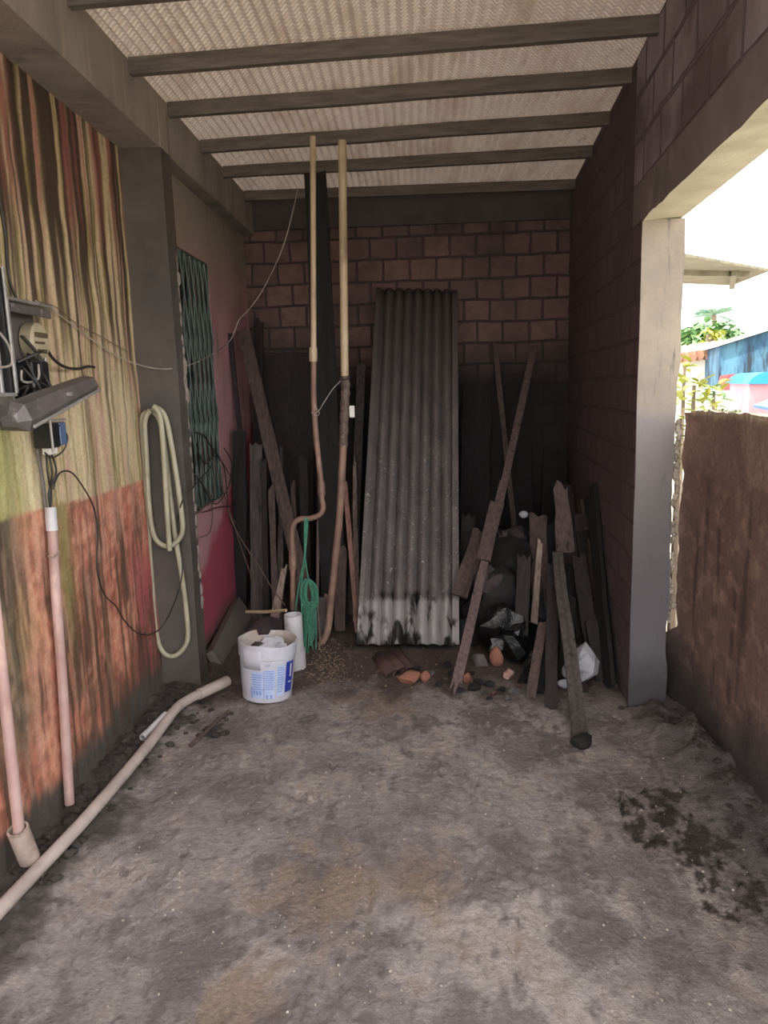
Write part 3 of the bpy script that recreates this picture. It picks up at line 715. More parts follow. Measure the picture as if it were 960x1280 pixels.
# ================================================================== ELECTRICAL
X0 = XF+.01
e = thing('meter_box', 'dark framed meter box at the left edge with a pale cable loop', 'box', (X0, 2.15, 1.58))
obj('case', G().box((X0, 1.90, 1.60), (X0+.11, 2.33, 2.0), bev=.006), plastic_black, e)
g = G(); xf = X0+.112
for lo, hi in (((xf, 2.318, 1.60), (xf+.008, 2.333, 2.0)), ((xf, 1.90, 1.60), (xf+.008, 2.333, 1.612)), ((xf, 2.235, 1.61), (xf+.008, 2.25, 2.0))): g.box(lo, hi, bev=.002)
obj('rim', g, metal_edge, e)
obj('window_pane', G().box((xf-.002, 1.92, 1.66), (xf+.002, 2.23, 1.98)), plastic_blue, e)
wire('cable', [Vector((xf+.01, 2.0, 1.86)), Vector((xf+.02, 2.15, 1.83)), Vector((xf+.02, 2.26, 1.775)), Vector((xf+.02, 2.29, 1.72)), Vector((xf+.02, 2.25, 1.69)), Vector((xf+.015, 2.05, 1.69))], .004, wire_pale, 'pale cable loop in front of the dark meter box')
e = thing('meter_enclosure', 'open grey meter enclosure with exposed wiring and a round cream dial', 'box', (X0, 2.52, 1.6))
ya, yb, za, zb = 2.37, 2.72, 1.57, 1.92
obj('back_plate', G().box((X0, ya, za), (X0+.015, yb-.04, zb)), metal_grey, e)
g = G()
for lo, hi in (((X0, ya-.008, za), (X0+.085, ya+.004, zb)), ((X0, ya, zb-.012), (X0+.085, yb-.02, zb)), ((X0, yb-.05, za), (X0+.05, yb-.038, zb-.12)), ((X0, ya, za), (X0+.085, yb-.04, za+.012))): g.box(lo, hi, bev=.003)
obj('frame', g, metal_edge, e)
obj('bracket', G().box((X0+.085, ya-.005, zb-.05), (X0+.092, yb-.06, zb-.02), bev=.002).tube([(X0+.05, ya, zb-.03), (X0+.12, ya-.02, zb-.035)], .008), metal_grey, e)
dc = Vector((X0+.02, 2.62, 1.79))
g = G().tube([dc, dc+Vector((.038, 0, 0)), dc+Vector((.046, 0, 0))], [.064, .064, .056], 28)
dial = obj('dial', g, plastic_cream, e, True)
obj('slot', G().box(dc+Vector((.044, -.045, .012)), dc+Vector((.050, .045, .030)), bev=.002).box(dc+Vector((.044, -.045, -.010)), dc+Vector((.050, .02, -.002)), bev=.002).box(dc+Vector((.044, -.035, -.042)), dc+Vector((.050, .03, -.028)), bev=.002), M('shadow_slot_brown', (98, 84, 62), (80, 68, 50), 9), dial)
obj('device', G().box((X0+.015, 2.52, 1.60), (X0+.075, 2.64, 1.72), bev=.006), plastic_black, e)
obj('breaker', G().box((X0+.015, 2.44, 1.645), (X0+.06, 2.50, 1.70), bev=.004), plastic_black, e)
obj('breaker', G().box((X0+.015, 2.41, 1.58), (X0+.06, 2.47, 1.625), bev=.004), plastic_black, e)
g = G(); rd = random.Random(9)
for k in range(9):
    a = Vector((X0+.07+rd.uniform(0, .03), rd.uniform(2.40, 2.60), rd.uniform(1.60, 1.82))); b = Vector((X0+.07+rd.uniform(0, .04), rd.uniform(2.40, 2.64), rd.uniform(1.58, 1.80)))
    g.tube(smoothpath([a, a.lerp(b, .5)+Vector((.03, rd.uniform(-.04, .04), rd.uniform(-.05, .03))), b], 5), .005, 6)
obj('wiring', g, wire_dark, e, True)
obj('pale_wire', G().tube(smoothpath([atx(27, 463, X0+.1), atx(27, 475, X0+.1), atx(36, 478, X0+.1), atx(48, 473, X0+.1), atx(48, 455, X0+.1)], 3), .004, 6), wire_pale, e, True)
wire('cable', [atx(58, 436, X0+.06), atx(68, 450, X0+.06), atx(82, 459, X0+.05), atx(98, 461, X0+.04), atx(110, 458, X0+.02), atx(118, 459, X0+.01)], .006, wire_dark, 'thick black cable curving right from under the round dial')
wire('cable', [atx(-5, 230, X0+.02), atx(6, 290, X0+.02), atx(10, 340, X0+.02), atx(20, 372, X0+.03), atx(30, 384, X0+.06)], .005, wire_dark, 'dark cable coming down the wall into the meter enclosure')
# hanging cover tray
p0 = atx(18, 522, -1.235); p1 = atx(107, 480, -1.235); ax = (p1-p0).normalized(); nrm = Vector((1, 0, 0)); upv = nrm.cross(ax).normalized()
if upv.z < 0: upv = -upv
def prof_pt(u, v, q): return q+nrm*u+upv*v
prof = [(-.06, .03), (.0, .052), (.04, .04), (.055, -.01), (.04, -.045), (-.05, -.04)]
g = G(); ring0 = [prof_pt(u, v, p0) for u, v in prof]; ring1 = [prof_pt(u*.9, v*.62, p1) for u, v in prof]
midr = [prof_pt(u*.45, v*.4-.004, p0-ax*.035) for u, v in prof]
mm = [prof_pt(u, v*.95, p0.lerp(p1, .3)) for u, v in prof]
n = len(prof); g.v = midr+ring0+mm+ring1
for r in range(3):
    for k in range(n): g.f.append((r*n+k, r*n+(k+1) % n, (r+1)*n+(k+1) % n, (r+1)*n+k))
g.f.append(tuple(range(n))); g.f.append(tuple(3*n+k for k in range(n)))
cv = thing('enclosure_cover', 'tilted grey cover hanging below the open meter enclosure', 'cover', (X0, p0.y, 1.5))
obj('shell', g, metal_grey, cv)
obj('rim', G().tube([prof_pt(.058, -.03, p0), prof_pt(.052, -.022, p1)], .006, 6), metal_edge, cv)
obj('knob', G().tube([prof_pt(.04, .012, p0.lerp(p1, .52)), prof_pt(.062, .014, p0.lerp(p1, .52))], .007, 10), metal_edge, cv)
obj('hook', G().tube([Vector((X0-.005, p0.y+.15, p0.z+.03)), prof_pt(-.04, .0, p0.lerp(p1, .3))], .006, 6), metal_grey, cv)
# junction box below
j0 = atx(62, 544, X0+.04)
jb = thing('junction_box', 'small black and blue junction box under the tilted cover', 'box', (X0, j0.y, j0.z-.06))
obj('case', G().box((X0, j0.y-.045, j0.z-.045), (X0+.07, j0.y+.02, j0.z+.045), bev=.004), plastic_black, jb)
obj('side_plate', G().box((X0, j0.y+.02, j0.z-.04), (X0+.072, j0.y+.07, j0.z+.045), bev=.004), plastic_blue, jb)
obj('bracket', G().tube([(X0+.075, j0.y+.06, j0.z+.055), (X0+.075, j0.y-.055, j0.z+.055), (X0+.075, j0.y-.055, j0.z-.06)], .005, 6), metal_edge, jb)
obj('terminal', G().box((X0+.02, j0.y-.03, j0.z-.07), (X0+.05, j0.y+.03, j0.z-.045), bev=.003), plain_white, jb)
g = G()
for k in range(3):
    a = Vector((X0+.03, j0.y-.02+.02*k, j0.z-.07)); b = atx(63, 636, XF+.03)
    g.tube(smoothpath([a, a.lerp(b, .35)+Vector((.01, .02*(k-1), 0)), a.lerp(b, .7)+Vector((0, -.015*(k-1), 0)), b], 5), .004, 6)
obj('lead_wires', g, wire_dark, jb, True)
single('metal_strip', G().tube([atx(47, 562, X0+.006), atx(53, 600, X0+.006), atx(59, 648, X0+.006)], .007, 8, squash=.5), metal_grey, 'narrow grey metal strip on the wall below the junction box', 'strip')
wire('cable', [atx(74, 532, X0+.07), atx(84, 545, X0+.06), atx(80, 562, X0+.05), atx(66, 572, X0+.04), atx(56, 566, X0+.04)], .003, wire_dark, 'small dark cable loop right of the junction box')
e = thing('switch_box', 'small grey framed switch box at the left edge below the meter box', 'box', (X0, 2.1, 1.35))
obj('case', G().box((X0, 1.95, 1.36), (X0+.05, 2.235, 1.50), bev=.006), metal_edge, e)
obj('panel', G().box((X0+.05, 1.97, 1.385), (X0+.053, 2.21, 1.485)), plastic_black, e)
obj('switch', G().box((X0+.05, 2.08, 1.375), (X0+.062, 2.20, 1.40), bev=.003), plain_white, e)

# ================================================================== BUCKET
bc = atz(328, 882, 0); bc = Vector((bc.x, bc.y+.13, hfloor(bc.x, bc.y+.1)))
bh = .315; rb, rt_ = .128, .150
tilt = Matrix.Rotation(math.radians(-3), 3, 'X') @ Matrix.Rotation(math.radians(3.0), 3, 'Y')
bk = thing('bucket', 'broken-rimmed white plastic bucket full of rubble with a blue printed label', 'bucket', bc)
def bpt(th, z, r): return bc+tilt @ Vector((math.cos(th)*r, math.sin(th)*r, z))
TH = 72
def rimz(th):   # torn rim: a notch at the back
    a = (math.degrees(th)) % 360
    return bh-(.035 if 95 < a < 122 else 0)-.004*math.sin(th*5)-.012*sm(200, 330, a)
g = G(); prof = [(0, rb-.01), (.006, rb), (.10, rb+.008), (.20, rb+.015), (.232, rb+.017), (.236, rb+.023), (.27, rb+.024), (.285, rb+.025)]
rows = []
for z, r in prof: rows.append([bpt(2*math.pi*i/TH, z, r) for i in range(TH)])
rows.append([bpt(2*math.pi*i/TH, rimz(2*math.pi*i/TH)-.004, rb+.027) for i in range(TH)])
rows.append([bpt(2*math.pi*i/TH, rimz(2*math.pi*i/TH), rb+.024) for i in range(TH)])
for r_ in rows: g.v += r_
for a in range(len(rows)-1):
    for i in range(TH): g.f.append((a*TH+i, a*TH+(i+1) % TH, (a+1)*TH+(i+1) % TH, (a+1)*TH+i))
g.f.append(tuple(range(TH)))
obj('body', g, bucket_mat, bk, True)
g = G(); rows = [[bpt(2*math.pi*i/TH, rimz(2*math.pi*i/TH), rb+.024) for i in range(TH)], [bpt(2*math.pi*i/TH, rimz(2*math.pi*i/TH)-.002, rb+.019) for i in range(TH)], [bpt(2*math.pi*i/TH, .12, rb+.004) for i in range(TH)]]
for r_ in rows: g.v += r_
for a in range(2):
    for i in range(TH): g.f.append((a*TH+i, a*TH+(i+1) % TH, (a+1)*TH+(i+1) % TH, (a+1)*TH+i))
g.f.append(tuple(2*TH+i for i in range(TH)))
obj('inner_wall', g, bucket_in, bk, True)
# lid skirt remnant: front-left flap
g = G(); n = 14
for i in range(n+1):
    th = math.radians(228+(268-228)*i/n)
    for z, r in ((.185, rb+.020), (.235, rb+.026), (.285, rb+.029)): g.v.append(bpt(th, z, r))
for i in range(n):
    for k in range(2): g.f.append((i*3+k, (i+1)*3+k, (i+1)*3+k+1, i*3+k+1))
fl = obj('rim_flap', g, bucket_mat, bk, True); sm_ = fl.modifiers.new('thickness', 'SOLIDIFY'); sm_.thickness = .003
def patch(name, d0, d1, z0, z1, mat, parent, lift=.0012, n=8):
    g = G()
    for i in range(n+1):
        th = math.radians(d0+(d1-d0)*i/n)
        for z in (z0, z1): g.v.append(bpt(th, z, rb+.001+.0775*z+lift))
    for i in range(n): g.f.append((i*2, i*2+2, i*2+3, i*2+1))
    return g
g = G()
def addp(G0, *a, **k):
    q = patch('', *a, **k); G0.add(q.v, q.f)
lb = G(); addp(lb, 246, 273, .03, .175, None, None); addp(lb, 275, 297, .03, .185, None, None); addp(lb, 301, 320, .04, .205, None, None)
lab = obj('label', lb, label_light, bk, True)
pr = G()
for (a, b, z0, z1, st) in ((248, 272, .09, .165, .013), (276, 296, .08, .18, .012), (302, 319, .06, .2, .013)):
    z = z0; rd = random.Random(a)
    while z < z1: addp(pr, a, b-rd.uniform(0, 5), z, z+.005, None, None, lift=.002); z += st
for a in (249, 256, 263): addp(pr, a, a+5, .05, .072, None, None, lift=.002)
for a in (278, 287): addp(pr, a, a+5, .03, .05, None, None, lift=.002)
addp(pr, 246, 273, .078, .083, None, None, lift=.002); addp(pr, 244, 247, .03, .09, None, None, lift=.002); addp(pr, 273.3, 274.5, .03, .18, None, None, lift=.002)
obj('print_lines', pr, label_mid, lab, True)
dp = G(); addp(dp, 322, 345, .05, .215, None, None, lift=.002); obj('blue_panel', dp, label_deep, lab, True)
wp_ = G(); addp(wp_, 334, 338, .13, .2, None, None, lift=.0026); addp(wp_, 330, 340, .10, .106, None, None, lift=.0026); obj('white_mark', wp_, plain_white, lab)
tx = bpy.data.curves.new('printed_word', 'FONT'); tx.body = 'tof'; tx.size = .022; tx.align_x = 'CENTER'
to = bpy.data.objects.new('printed_word', tx); COL.objects.link(to)
bpy.context.view_layer.update()
me = bpy.data.meshes.new_from_object(to); bpy.data.objects.remove(to); bpy.data.curves.remove(tx)
th = math.radians(281)
for v in me.vertices:
    a = th+v.co.x/.155; v.co = bpt(a, .205+v.co.y, rb+.0185+.0012)-bc
me.materials.append(M('blue_grey_ink', (120, 126, 156), (110, 116, 148), 9, bump=0)); link('printed_word', me, bk)
cont = thing('rubble', 'pale rubble and rags filling the white bucket', 'rubble', bc+Vector((0, 0, .1)))
rd = random.Random(12)
cc = ((-.06, .02, .235, .045, stone_purple), (-.09, -.03, .232, .03, clay_roof), (-.03, -.05, .235, .03, clay_orange), (.01, -.03, .24, .05, stone_white), (.02, .05, .245, .06, stone_white), (.06, .0, .238, .045, stone_white), (.08, .05, .235, .04, clay_stripe), (-.04, .07, .24, .045, stone_white), (.09, -.03, .22, .035, clay_orange), (0, .0, .2, .12, stone_grey))
for i, (x, y, z, r, mt) in enumerate(cc): obj('chunk', G().rock(bpt(0, 0, 0)+tilt @ Vector((x*.85, y*.85, z+.022)), (r, r, r*(.7 if r < .1 else .35)), i+60, 2, .5, 4), mt, cont)

# ================================================================== CORRUGATED SHEET
def sheet():
    bl, br = atz(446, 806, .06), atz(574, 806, .06); tlp, trp = aty(471, 362, 5.83), aty(572, 364, 5.83)
    g = G(); NX, NY = 240, 24
    nd = ((br-bl).cross(tlp-bl)).normalized()
    if nd.y > 0: nd = -nd
    for j in range(NY+1):
        v = j/NY
        for i in range(NX+1):
            u = i/NX; p = bl.lerp(br, u).lerp(tlp.lerp(trp, u), v)
            # flat rims, rounded ribs between
            if u < .045: hgt = .022
            elif u < .10: hgt = .022-.038*(u-.045)/.055
            elif u > .93: hgt = .012
            else:
                cs = abs(math.sin((u-.10)/.83*math.pi*7)); hgt = -.016+.040*cs**.75
            g.v.append(p+nd*hgt+Vector((0, 0, .006*noise.noise(Vector((u*5, 0, 3))) if j == 0 else 0)))
    g.f = [(j*(NX+1)+i, j*(NX+1)+i+1, (j+1)*(NX+1)+i+1, (j+1)*(NX+1)+i) for j in range(NY) for i in range(NX)]
    t = NT('corrugated_sheet_metal')
    sep = t.n('SeparateXYZ'); t.l(t.co, sep.inputs[0])
    c = t.mix(t.ramp(t.noise(6, 5, (3, 1, .7)), .35, .65), lin((112, 103, 103)), lin((88, 81, 82)))
    spk = t.math('MULTIPLY', t.ramp(t.noise(55, 5), .58, .66), t.math('MULTIPLY', t.ramp(sep.outputs[2], 1.5, .9), t.ramp(t.noise(11, 3, (3, 1, .3)), .42, .58)))
    c = t.mix(spk, c, lin((170, 162, 158)))
    low = t.ramp(t.math('ADD', sep.outputs[2], t.math('MULTIPLY', t.math('SUBTRACT', t.noise(14, 3, (1, 1, .3)), .5), .12)), .26, .23)
    c = t.mix(low, c, lin((150, 144, 144)))
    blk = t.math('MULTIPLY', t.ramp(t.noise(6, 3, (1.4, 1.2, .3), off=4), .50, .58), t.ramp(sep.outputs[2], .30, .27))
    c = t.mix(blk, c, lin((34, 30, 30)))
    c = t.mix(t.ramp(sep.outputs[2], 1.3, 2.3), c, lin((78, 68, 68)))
    t.l(c, t.b.inputs['Base Color']); t.b.inputs['Roughness'].default_value = .6; t.b.inputs['Metallic'].default_value = .15
    t.bump(t.noise(90, 4), .3, .003)
    o = single('corrugated_sheet', g, t.m, 'tall narrow corrugated grey sheet leaning on the back wall', 'sheet', smooth=True)
    s_ = o.modifiers.new('thickness', 'SOLIDIFY'); s_.thickness = .005
sheet()

# ================================================================== TIMBER
ZF = lambda p: Vector((p.x, p.y, hfloor(p.x, p.y)))
def board(name, p0, p1, w, th, mat, label, cat='board', seed=0, **kw):
    return single(name, G().plank(p0, p1, w, th, seed, **kw), mat, label, cat)
def B(name, bx, by, tx_, ty, tY, w, mat, label, cat='board', th=.022, **kw):     # bottom column bx at distance by, top seen at (tx, ty) at distance tY
    return board(name, ZF(base(bx, by, 0)), aty(tx_, ty, tY), w, th, mat, label, cat, **kw)
# left cluster, back to front
B('dark_panel', 360, 5.60, 362, 440, 5.84, .40, W_dark, 'wide dark panel leaning on the back wall between the hanging pipes and pink wall', 'panel', th=.02, seed=1, split=.01, rag=.01)
B('wooden_board', 322, 5.45, 323, 397, 5.84, .075, W_dark, 'tall dark board against the back wall nearest the pink wall corner', seed=2)
B('black_timber', 420, 4.75, 394, 214, 4.80, .17, W_black, 'tall black timber rising to the ceiling between the two hanging pipes', 'timber', th=.05, seed=3, w1=.13, split=.03, rag=.05)
board('wooden_board', ZF(base(392, 4.7, 0)), Vector((-1.205, 5.35, 2.03)), .09, .025, W_brown, 'long brown board slanting across the dark corner from the pink wall', seed=4)
board('wooden_stick', ZF(Vector((-1.18, 5.15, 0))), Vector((-1.262, 5.20, 2.03)), .03, .02, W_dark, 'thin dark stick upright against the pink wall', 'stick', seed=5)
B('wooden_board', 302, 4.98, 299, 537, 5.0, .085, W_black, 'short black board standing at the end of the pink wall', seed=6, split=.015)
B('wooden_board', 322, 4.88, 320, 552, 5.05, .085, W_grey, 'grey board standing just right of the short black board', seed=7)
B('picket', 334, 4.8, 329, 572, 4.95, .04, W_dark, 'narrow dark picket behind the long slanting board', 'picket', seed=8)
B('picket', 350, 4.75, 352, 556, 5.2, .045, W_grey, 'pointed grey picket with its tip above the slanting board', 'picket', seed=9, w1=.02)
B('wooden_board', 384, 4.9, 379, 566, 5.3, .065, W_dark, 'broad dark picket just left of the thin hanging pipe', 'picket', seed=10)
B('picket', 372, 4.75, 366, 592, 5.1, .045, W_brown, 'brown picket with splintered top left of the S-bent pipe', 'picket', seed=11, w1=.03, split=.10)
B('picket', 346, 4.6, 339, 606, 4.9, .04, W_brown, 'leaning brown picket at mid height beside the grey boards', 'picket', seed=12)
B('wooden_board', 340, 4.55, 357, 702, 4.7, .07, W_pale, 'short pale splintered board low behind the bucket', seed=13, w1=.03, split=.08)
B('wooden_strip', 397, 4.85, 398, 640, 4.9, .02, W_pale, 'thin pale strip hanging behind the S-bent pipe', 'strip', seed=14)
B('wooden_board', 410, 4.62, 409, 486, 5.5, .042, W_red, 'tall narrow reddish board just left of the taped pipe', seed=15)
B('wooden_board', 440, 4.9, 452, 452, 5.75, .065, W_grey, 'tall grey board just left of the corrugated sheet', seed=16)
B('picket', 446, 4.8, 443, 563, 5.2, .05, W_pale, 'pale splinter-topped picket between the taped pipe and the corrugated sheet', 'picket', seed=17, w1=.02, split=.12)
B('wooden_stick', 447, 4.55, 431, 598, 4.8, .03, W_red, 'thin reddish stick slanting right of the thicker pipe', 'stick', seed=18)
B('wooden_board', 425, 4.6, 427, 678, 4.75, .07, W_brown, 'short brown board behind the foot of the thicker pipe', seed=19)
B('wooden_board', 462, 5.0, 466, 500, 5.8, .05, W_black, 'black board half hidden by the left edge of the corrugated sheet', seed=20)
B('wooden_board', 337, 5.2, 338, 600, 5.5, .10, W_black, 'black board behind the pickets at left', seed=21)
B('wooden_board', 435, 5.3, 432, 520, 5.75, .12, W_dark, 'dark board behind the taped pipe', seed=22)
# grey slab standing behind rope, lump behind bucket, slab by the pillar
board('stone_slab', ZF(base(398, 4.45, 0)), aty(398, 746, 4.52), .10, .03, stone_grey, 'small grey slab standing behind the green rope', 'slab', seed=23, split=.008, rag=.02)
single('stone_lump', G().rock(aty(332, 786, 4.35), (.13, .09, .09), 24, 2, .35, 6), stone_purple, 'dusky stone lump just behind the bucket', 'stone')
pa = atx(268, 838, XP+.02); pb = atx(300, 775, XP-.02)
board('concrete_slab', Vector((XB+.10, 4.02, .03)), Vector((XB+.07, 4.85, .11)), .16, .05, cement, 'pale slab lying against the foot of the pink wall', 'slab', seed=25, wdir=(-.5, 0, 1), split=.01, rag=.02)

# right cluster
B('wooden_pole', 653, 5.05, 618, 428, 5.84, .038, W_brown, 'thin pole leaning on the back wall, crossed by the longer stake', 'pole', th=.035, seed=30, nc=2)
p0 = ZF(atz(566, 876, 0)); p1 = aty(668, 433, 5.85)
board('wooden_stake', p0, p0.lerp(p1, .52), .055, .02, W_stake, 'reddish split stake with splintered foot in front of the heap', 'stake', seed=31, w1=.042, split0=.14, split=.05)
board('wooden_stake', p0.lerp(p1, .36)+Vector((.02, .02, .02)), p1, .045, .02, W_stake, 'long brown stake leaning to the back wall above the heap', 'stake', seed=32, w1=.05)
q0 = aty(604, 700, 4.2); board('wooden_board', q0, aty(622, 626, 4.45), .08, .02, W_brown, 'short flat board with squared top beside the long stake', seed=33, split=.02)
# curved front plank
c0 = ZF(atz(727, 932, 0)); pts = [c0, aty(720, 870, 3.32), aty(711, 800, 3.55), aty(702, 740, 3.8), aty(697, 690, 4.05)]
fpk = thing('curved_plank', 'dark curved plank with black foot standing furthest forward of the heap', 'plank', c0)
sp = smoothpath(pts, 5); g = G(); n = len(sp)
for i, p in enumerate(sp):
    W = .036*(1-.25*i/n)+.004*noise.noise(Vector((i*.7, 0, 0)))
    for dx, dy in ((-W, 0), (-.3*W, -.012), (.3*W, .002), (W, -.006), (W, .02), (-W, .022)): g.v.append(p+Vector((dx, dy, 0)))
for i in range(n-1):
    for k in range(6): g.f.append((i*6+k, i*6+(k+1) % 6, (i+1)*6+(k+1) % 6, (i+1)*6+k))
g.f.append(tuple(range(6))); g.f.append(tuple((n-1)*6+k for k in range(6)))
obj('plank', g, W_grey, fpk)
obj('black_foot', G().rock(c0+Vector((0, -.005, .02)), (.052, .045, .035), 5, 2, .4), W_black, fpk)
B('wooden_board', 689, 3.42, 690, 700, 4.1, .062, W_dark, 'upright dark board just left of the curved front plank', seed=35)
B('wooden_board', 663, 3.55, 680, 770, 3.9, .05, W_brown, 'short brown board at the left front of the plank heap', seed=36)
board('wooden_board', Vector((XR(3.80)-.04, 3.80, .13)), Vector((XR(4.9)-.04, 4.90, .80)), .075, .022, W_brown, 'brown board slanting down along the right wall', seed=37, wdir=(.15, 0, 1))
board('wooden_board', ZF(Vector((XR(3.66)-.05, 3.66, 0))), Vector((XR(4.5)-.03, 4.5, .95)), .14, .022, W_black, 'black board against the right wall beside the pillar', seed=38, wdir=(0, 1, .3))
B('wooden_board', 742, 3.95, 700, 603, 5.0, .13, W_dark, 'dark plank leaning from the rear toward the right wall', seed=39)
B('broken_plank', 712, 4.35, 701, 600, 4.72, .125, W_stake, 'broad pale-topped broken plank standing highest in the heap', 'plank', seed=40, w1=.09, split=.07, rag=.2)
B('wooden_board', 676, 4.4, 672, 640, 4.75, .11, W_brown, 'broad dusky board behind the highest broken plank', seed=41, split=.04)
B('wooden_board', 664, 4.1, 675, 672, 4.3, .045, W_pale, 'small pale splinter in the middle of the heap', seed=42, w1=.03)
B('wooden_board', 705, 3.7, 712, 740, 4.1, .07, W_black, 'black board right behind the curved front plank', seed=43)
B('wooden_board', 672, 3.62, 696, 760, 4.0, .06, W_black, 'black board leaning right in the middle of the plank heap', seed=44)
B('wooden_board', 748, 3.9, 728, 662, 4.6, .09, W_black, 'black board leaning beside the slanting right-hand board', seed=45)
B('wooden_board', 745, 3.85, 722, 690, 4.3, .08, W_dark, 'dark board between the curved plank and the right wall', seed=46)
B('wooden_board', 720, 4.2, 728, 640, 4.7, .09, W_dark, 'dark board behind the highest broken plank at right', seed=47)
B('wooden_board', 650, 4.0, 655, 690, 4.2, .08, W_dark, 'dark short board behind the pale splinter', seed=48)
board('wooden_board', aty(574, 745, 4.3), aty(602, 662, 4.55), .10, .03, W_brown, 'short brown slab slanting up just right of the corrugated sheet', seed=49, split=.03)
board('wooden_board', aty(575, 700, 4.75), aty(640, 668, 4.8), .10, .03, W_dark, 'dark board lying level on top of the heap near the long stake', seed=50, wdir=(0, .2, 1), split=.03, bow=.03)
B('wooden_board', 592, 5.4, 596, 478, 5.84, .22, W_black, 'wide black filler board on the back wall right of the corrugated sheet', th=.02, seed=51)  # wide black boards added to fill the dark area of the back wall
B('wooden_board', 690, 5.2, 694, 560, 5.8, .18, W_black, 'wide black filler board on the back wall behind the heap', th=.02, seed=52)
B('wooden_board', 650, 5.35, 648, 540, 5.82, .20, W_black, 'wide black filler board on the back wall behind the thin pole', th=.02, seed=53)

EX = ((578, 4.6, 586, 640, 4.9, .09, W_dark, 'dark filler board low behind the foot of the corrugated sheet, right side'), (596, 4.5, 612, 668, 4.8, .08, W_black, 'black filler board behind the short squared board'),  # dark boards here are filler, added to blacken gaps in the heap
      (618, 4.35, 604, 716, 4.6, .07, W_dark, 'dark filler board leaning left under the crossing stakes'), (632, 4.2, 640, 735, 4.5, .06, W_black, 'black narrow filler board under the foot of the thin pole'),
      (700, 3.95, 684, 735, 4.25, .06, W_dark, 'dark filler board leaning left behind the upright one'), (716, 4.1, 716, 700, 4.4, .07, W_black, 'black filler board below the broad broken plank'),
      (730, 3.62, 722, 800, 3.85, .045, W_dark, 'short dark filler stub just right of the curved plank'), (652, 3.75, 668, 830, 3.95, .05, W_black, 'short black filler stub left of the small brown front board'),
      (752, 3.75, 738, 770, 4.0, .06, W_dark, 'short dark filler board in front of the slanting right-hand board'), (641, 4.45, 628, 660, 4.7, .05, W_grey, 'thin grey board leaning left behind the pole'))
for k, (bx, by, tx_, ty, tY, w, mt, lb_) in enumerate(EX): B('wooden_board', bx, by, tx_, ty, tY, w, mt, lb_, seed=200+k, split=.06, rag=.14)

# heap of dark debris, stones, bricks
def stone(px, py, Y, size, mat, label, name='stone', cat='stone', seed=0, cut=5, rot=0, jag=.3, ground=False):
    c_ = aty(px, py, Y)
    if ground: c_ = atz(px, py, size[2]*.6+.02); c_.z = hfloor(c_.x, c_.y)+size[2]*.6
    return single(name, G().rock(c_, size, seed, 2, jag, cut, rot), mat, label, cat)
stone(628, 760, 4.35, (.20, .16, .24), stone_dark, 'big dark lump in the middle of the heap', seed=70)
stone(690, 790, 4.3, (.20, .18, .26), stone_dark, 'big dark lump under the planks at right', seed=71)
stone(600, 700, 4.85, (.14, .14, .12), stone_purple, 'dusky stone on the heap just right of the corrugated sheet', seed=72)
stone(640, 672, 4.9, (.12, .12, .09), stone_purple, 'dusky stone on top of the heap behind the thin pole', seed=73)
stone(655, 643, 4.85, (.035, .03, .025), stone_white, 'small pale stone at the very top of the heap', seed=74)
stone(612, 728, 4.32, (.10, .10, .10), stone_purple, 'dusky stone below the crossing of pole and stake', seed=75)
stone(594, 720, 4.6, (.12, .10, .13), stone_purple, 'dusky slab-like stone beside the sheet edge', seed=76)
stone(600, 770, 4.5, (.13, .10, .13), stone_dark, 'dark stone behind the foot of the reddish stake', seed=77)
stone(735, 800, 4.1, (.10, .12, .18), stone_dark, 'dark lump in the corner by the right wall', seed=78)
stone(632, 700, 4.6, (.20, .16, .2), stone_dark, 'dark lump high behind the heap', seed=79)
stone(685, 690, 4.9, (.20, .16, .24), stone_dark, 'dark lump behind the highest broken plank', seed=80)
single('black_plastic_bag', G().rock(aty(634, 795, 4.08), (.15, .10, .13), 81, 3, .9), bag_mat, 'glossy black plastic bag bunched in the heap', 'bag', smooth=True)
stone(621, 821, 4.0, (.043, .03, .062), clay_orange, 'oval orange fragment at the front of the heap', 'clay_fragment', 'fragment', 82, 1, jag=.1)
stone(636, 838, 3.93, (.035, .03, .035), clay_stripe, 'pale striped clay fragment beside the oval orange one', 'clay_fragment', 'fragment', 83, 5, .5, ground=True)
stone(602, 828, 4.0, (.055, .035, .085), stone_grey, 'upright grey block beside the foot of the stake', 'grey_block', 'block', 84, 6, -.2)
stone(585, 843, 3.95, (.03, .03, .035), clay_orange, 'small orange brick bit touching the stake foot', 'clay_fragment', 'fragment', 85, ground=True)
stone(724, 830, 3.72, (.115, .09, .10), stone_white, 'white angular plaster chunk under the planks at right', 'plaster_chunk', 'chunk', 91, 4, -.6)
stone(672, 842, 3.98, (.11, .10, .13), stone_dark, 'dark filler lump low at the front left of the plank heap', seed=92)  # dark filler lumps added to blacken the grey gaps between planks
stone(748, 850, 4.0, (.10, .10, .12), stone_dark, 'dark filler lump low beside the black board at the right wall', seed=93)
stone(655, 800, 4.25, (.13, .10, .15), stone_dark, 'dark filler lump behind the glossy bag', seed=94)
stone(585, 800, 4.35, (.12, .10, .14), stone_dark, 'dark filler lump between the sheet foot and the stake', seed=95)
stone(704, 855, 3.6, (.035, .03, .03), stone_white, 'small white plaster chunk left of the angular one', 'plaster_chunk', 'chunk', 87)
stone(511, 843, 3.95, (.065, .05, .042), clay_orange, 'larger orange brick piece below the corrugated sheet', 'brick_piece', 'brick', 88, 6, -.35, ground=True)
stone(532, 845, 3.93, (.032, .03, .035), clay_orange, 'smaller orange brick piece below the corrugated sheet', 'brick_piece', 'brick', 89, 6, ground=True)
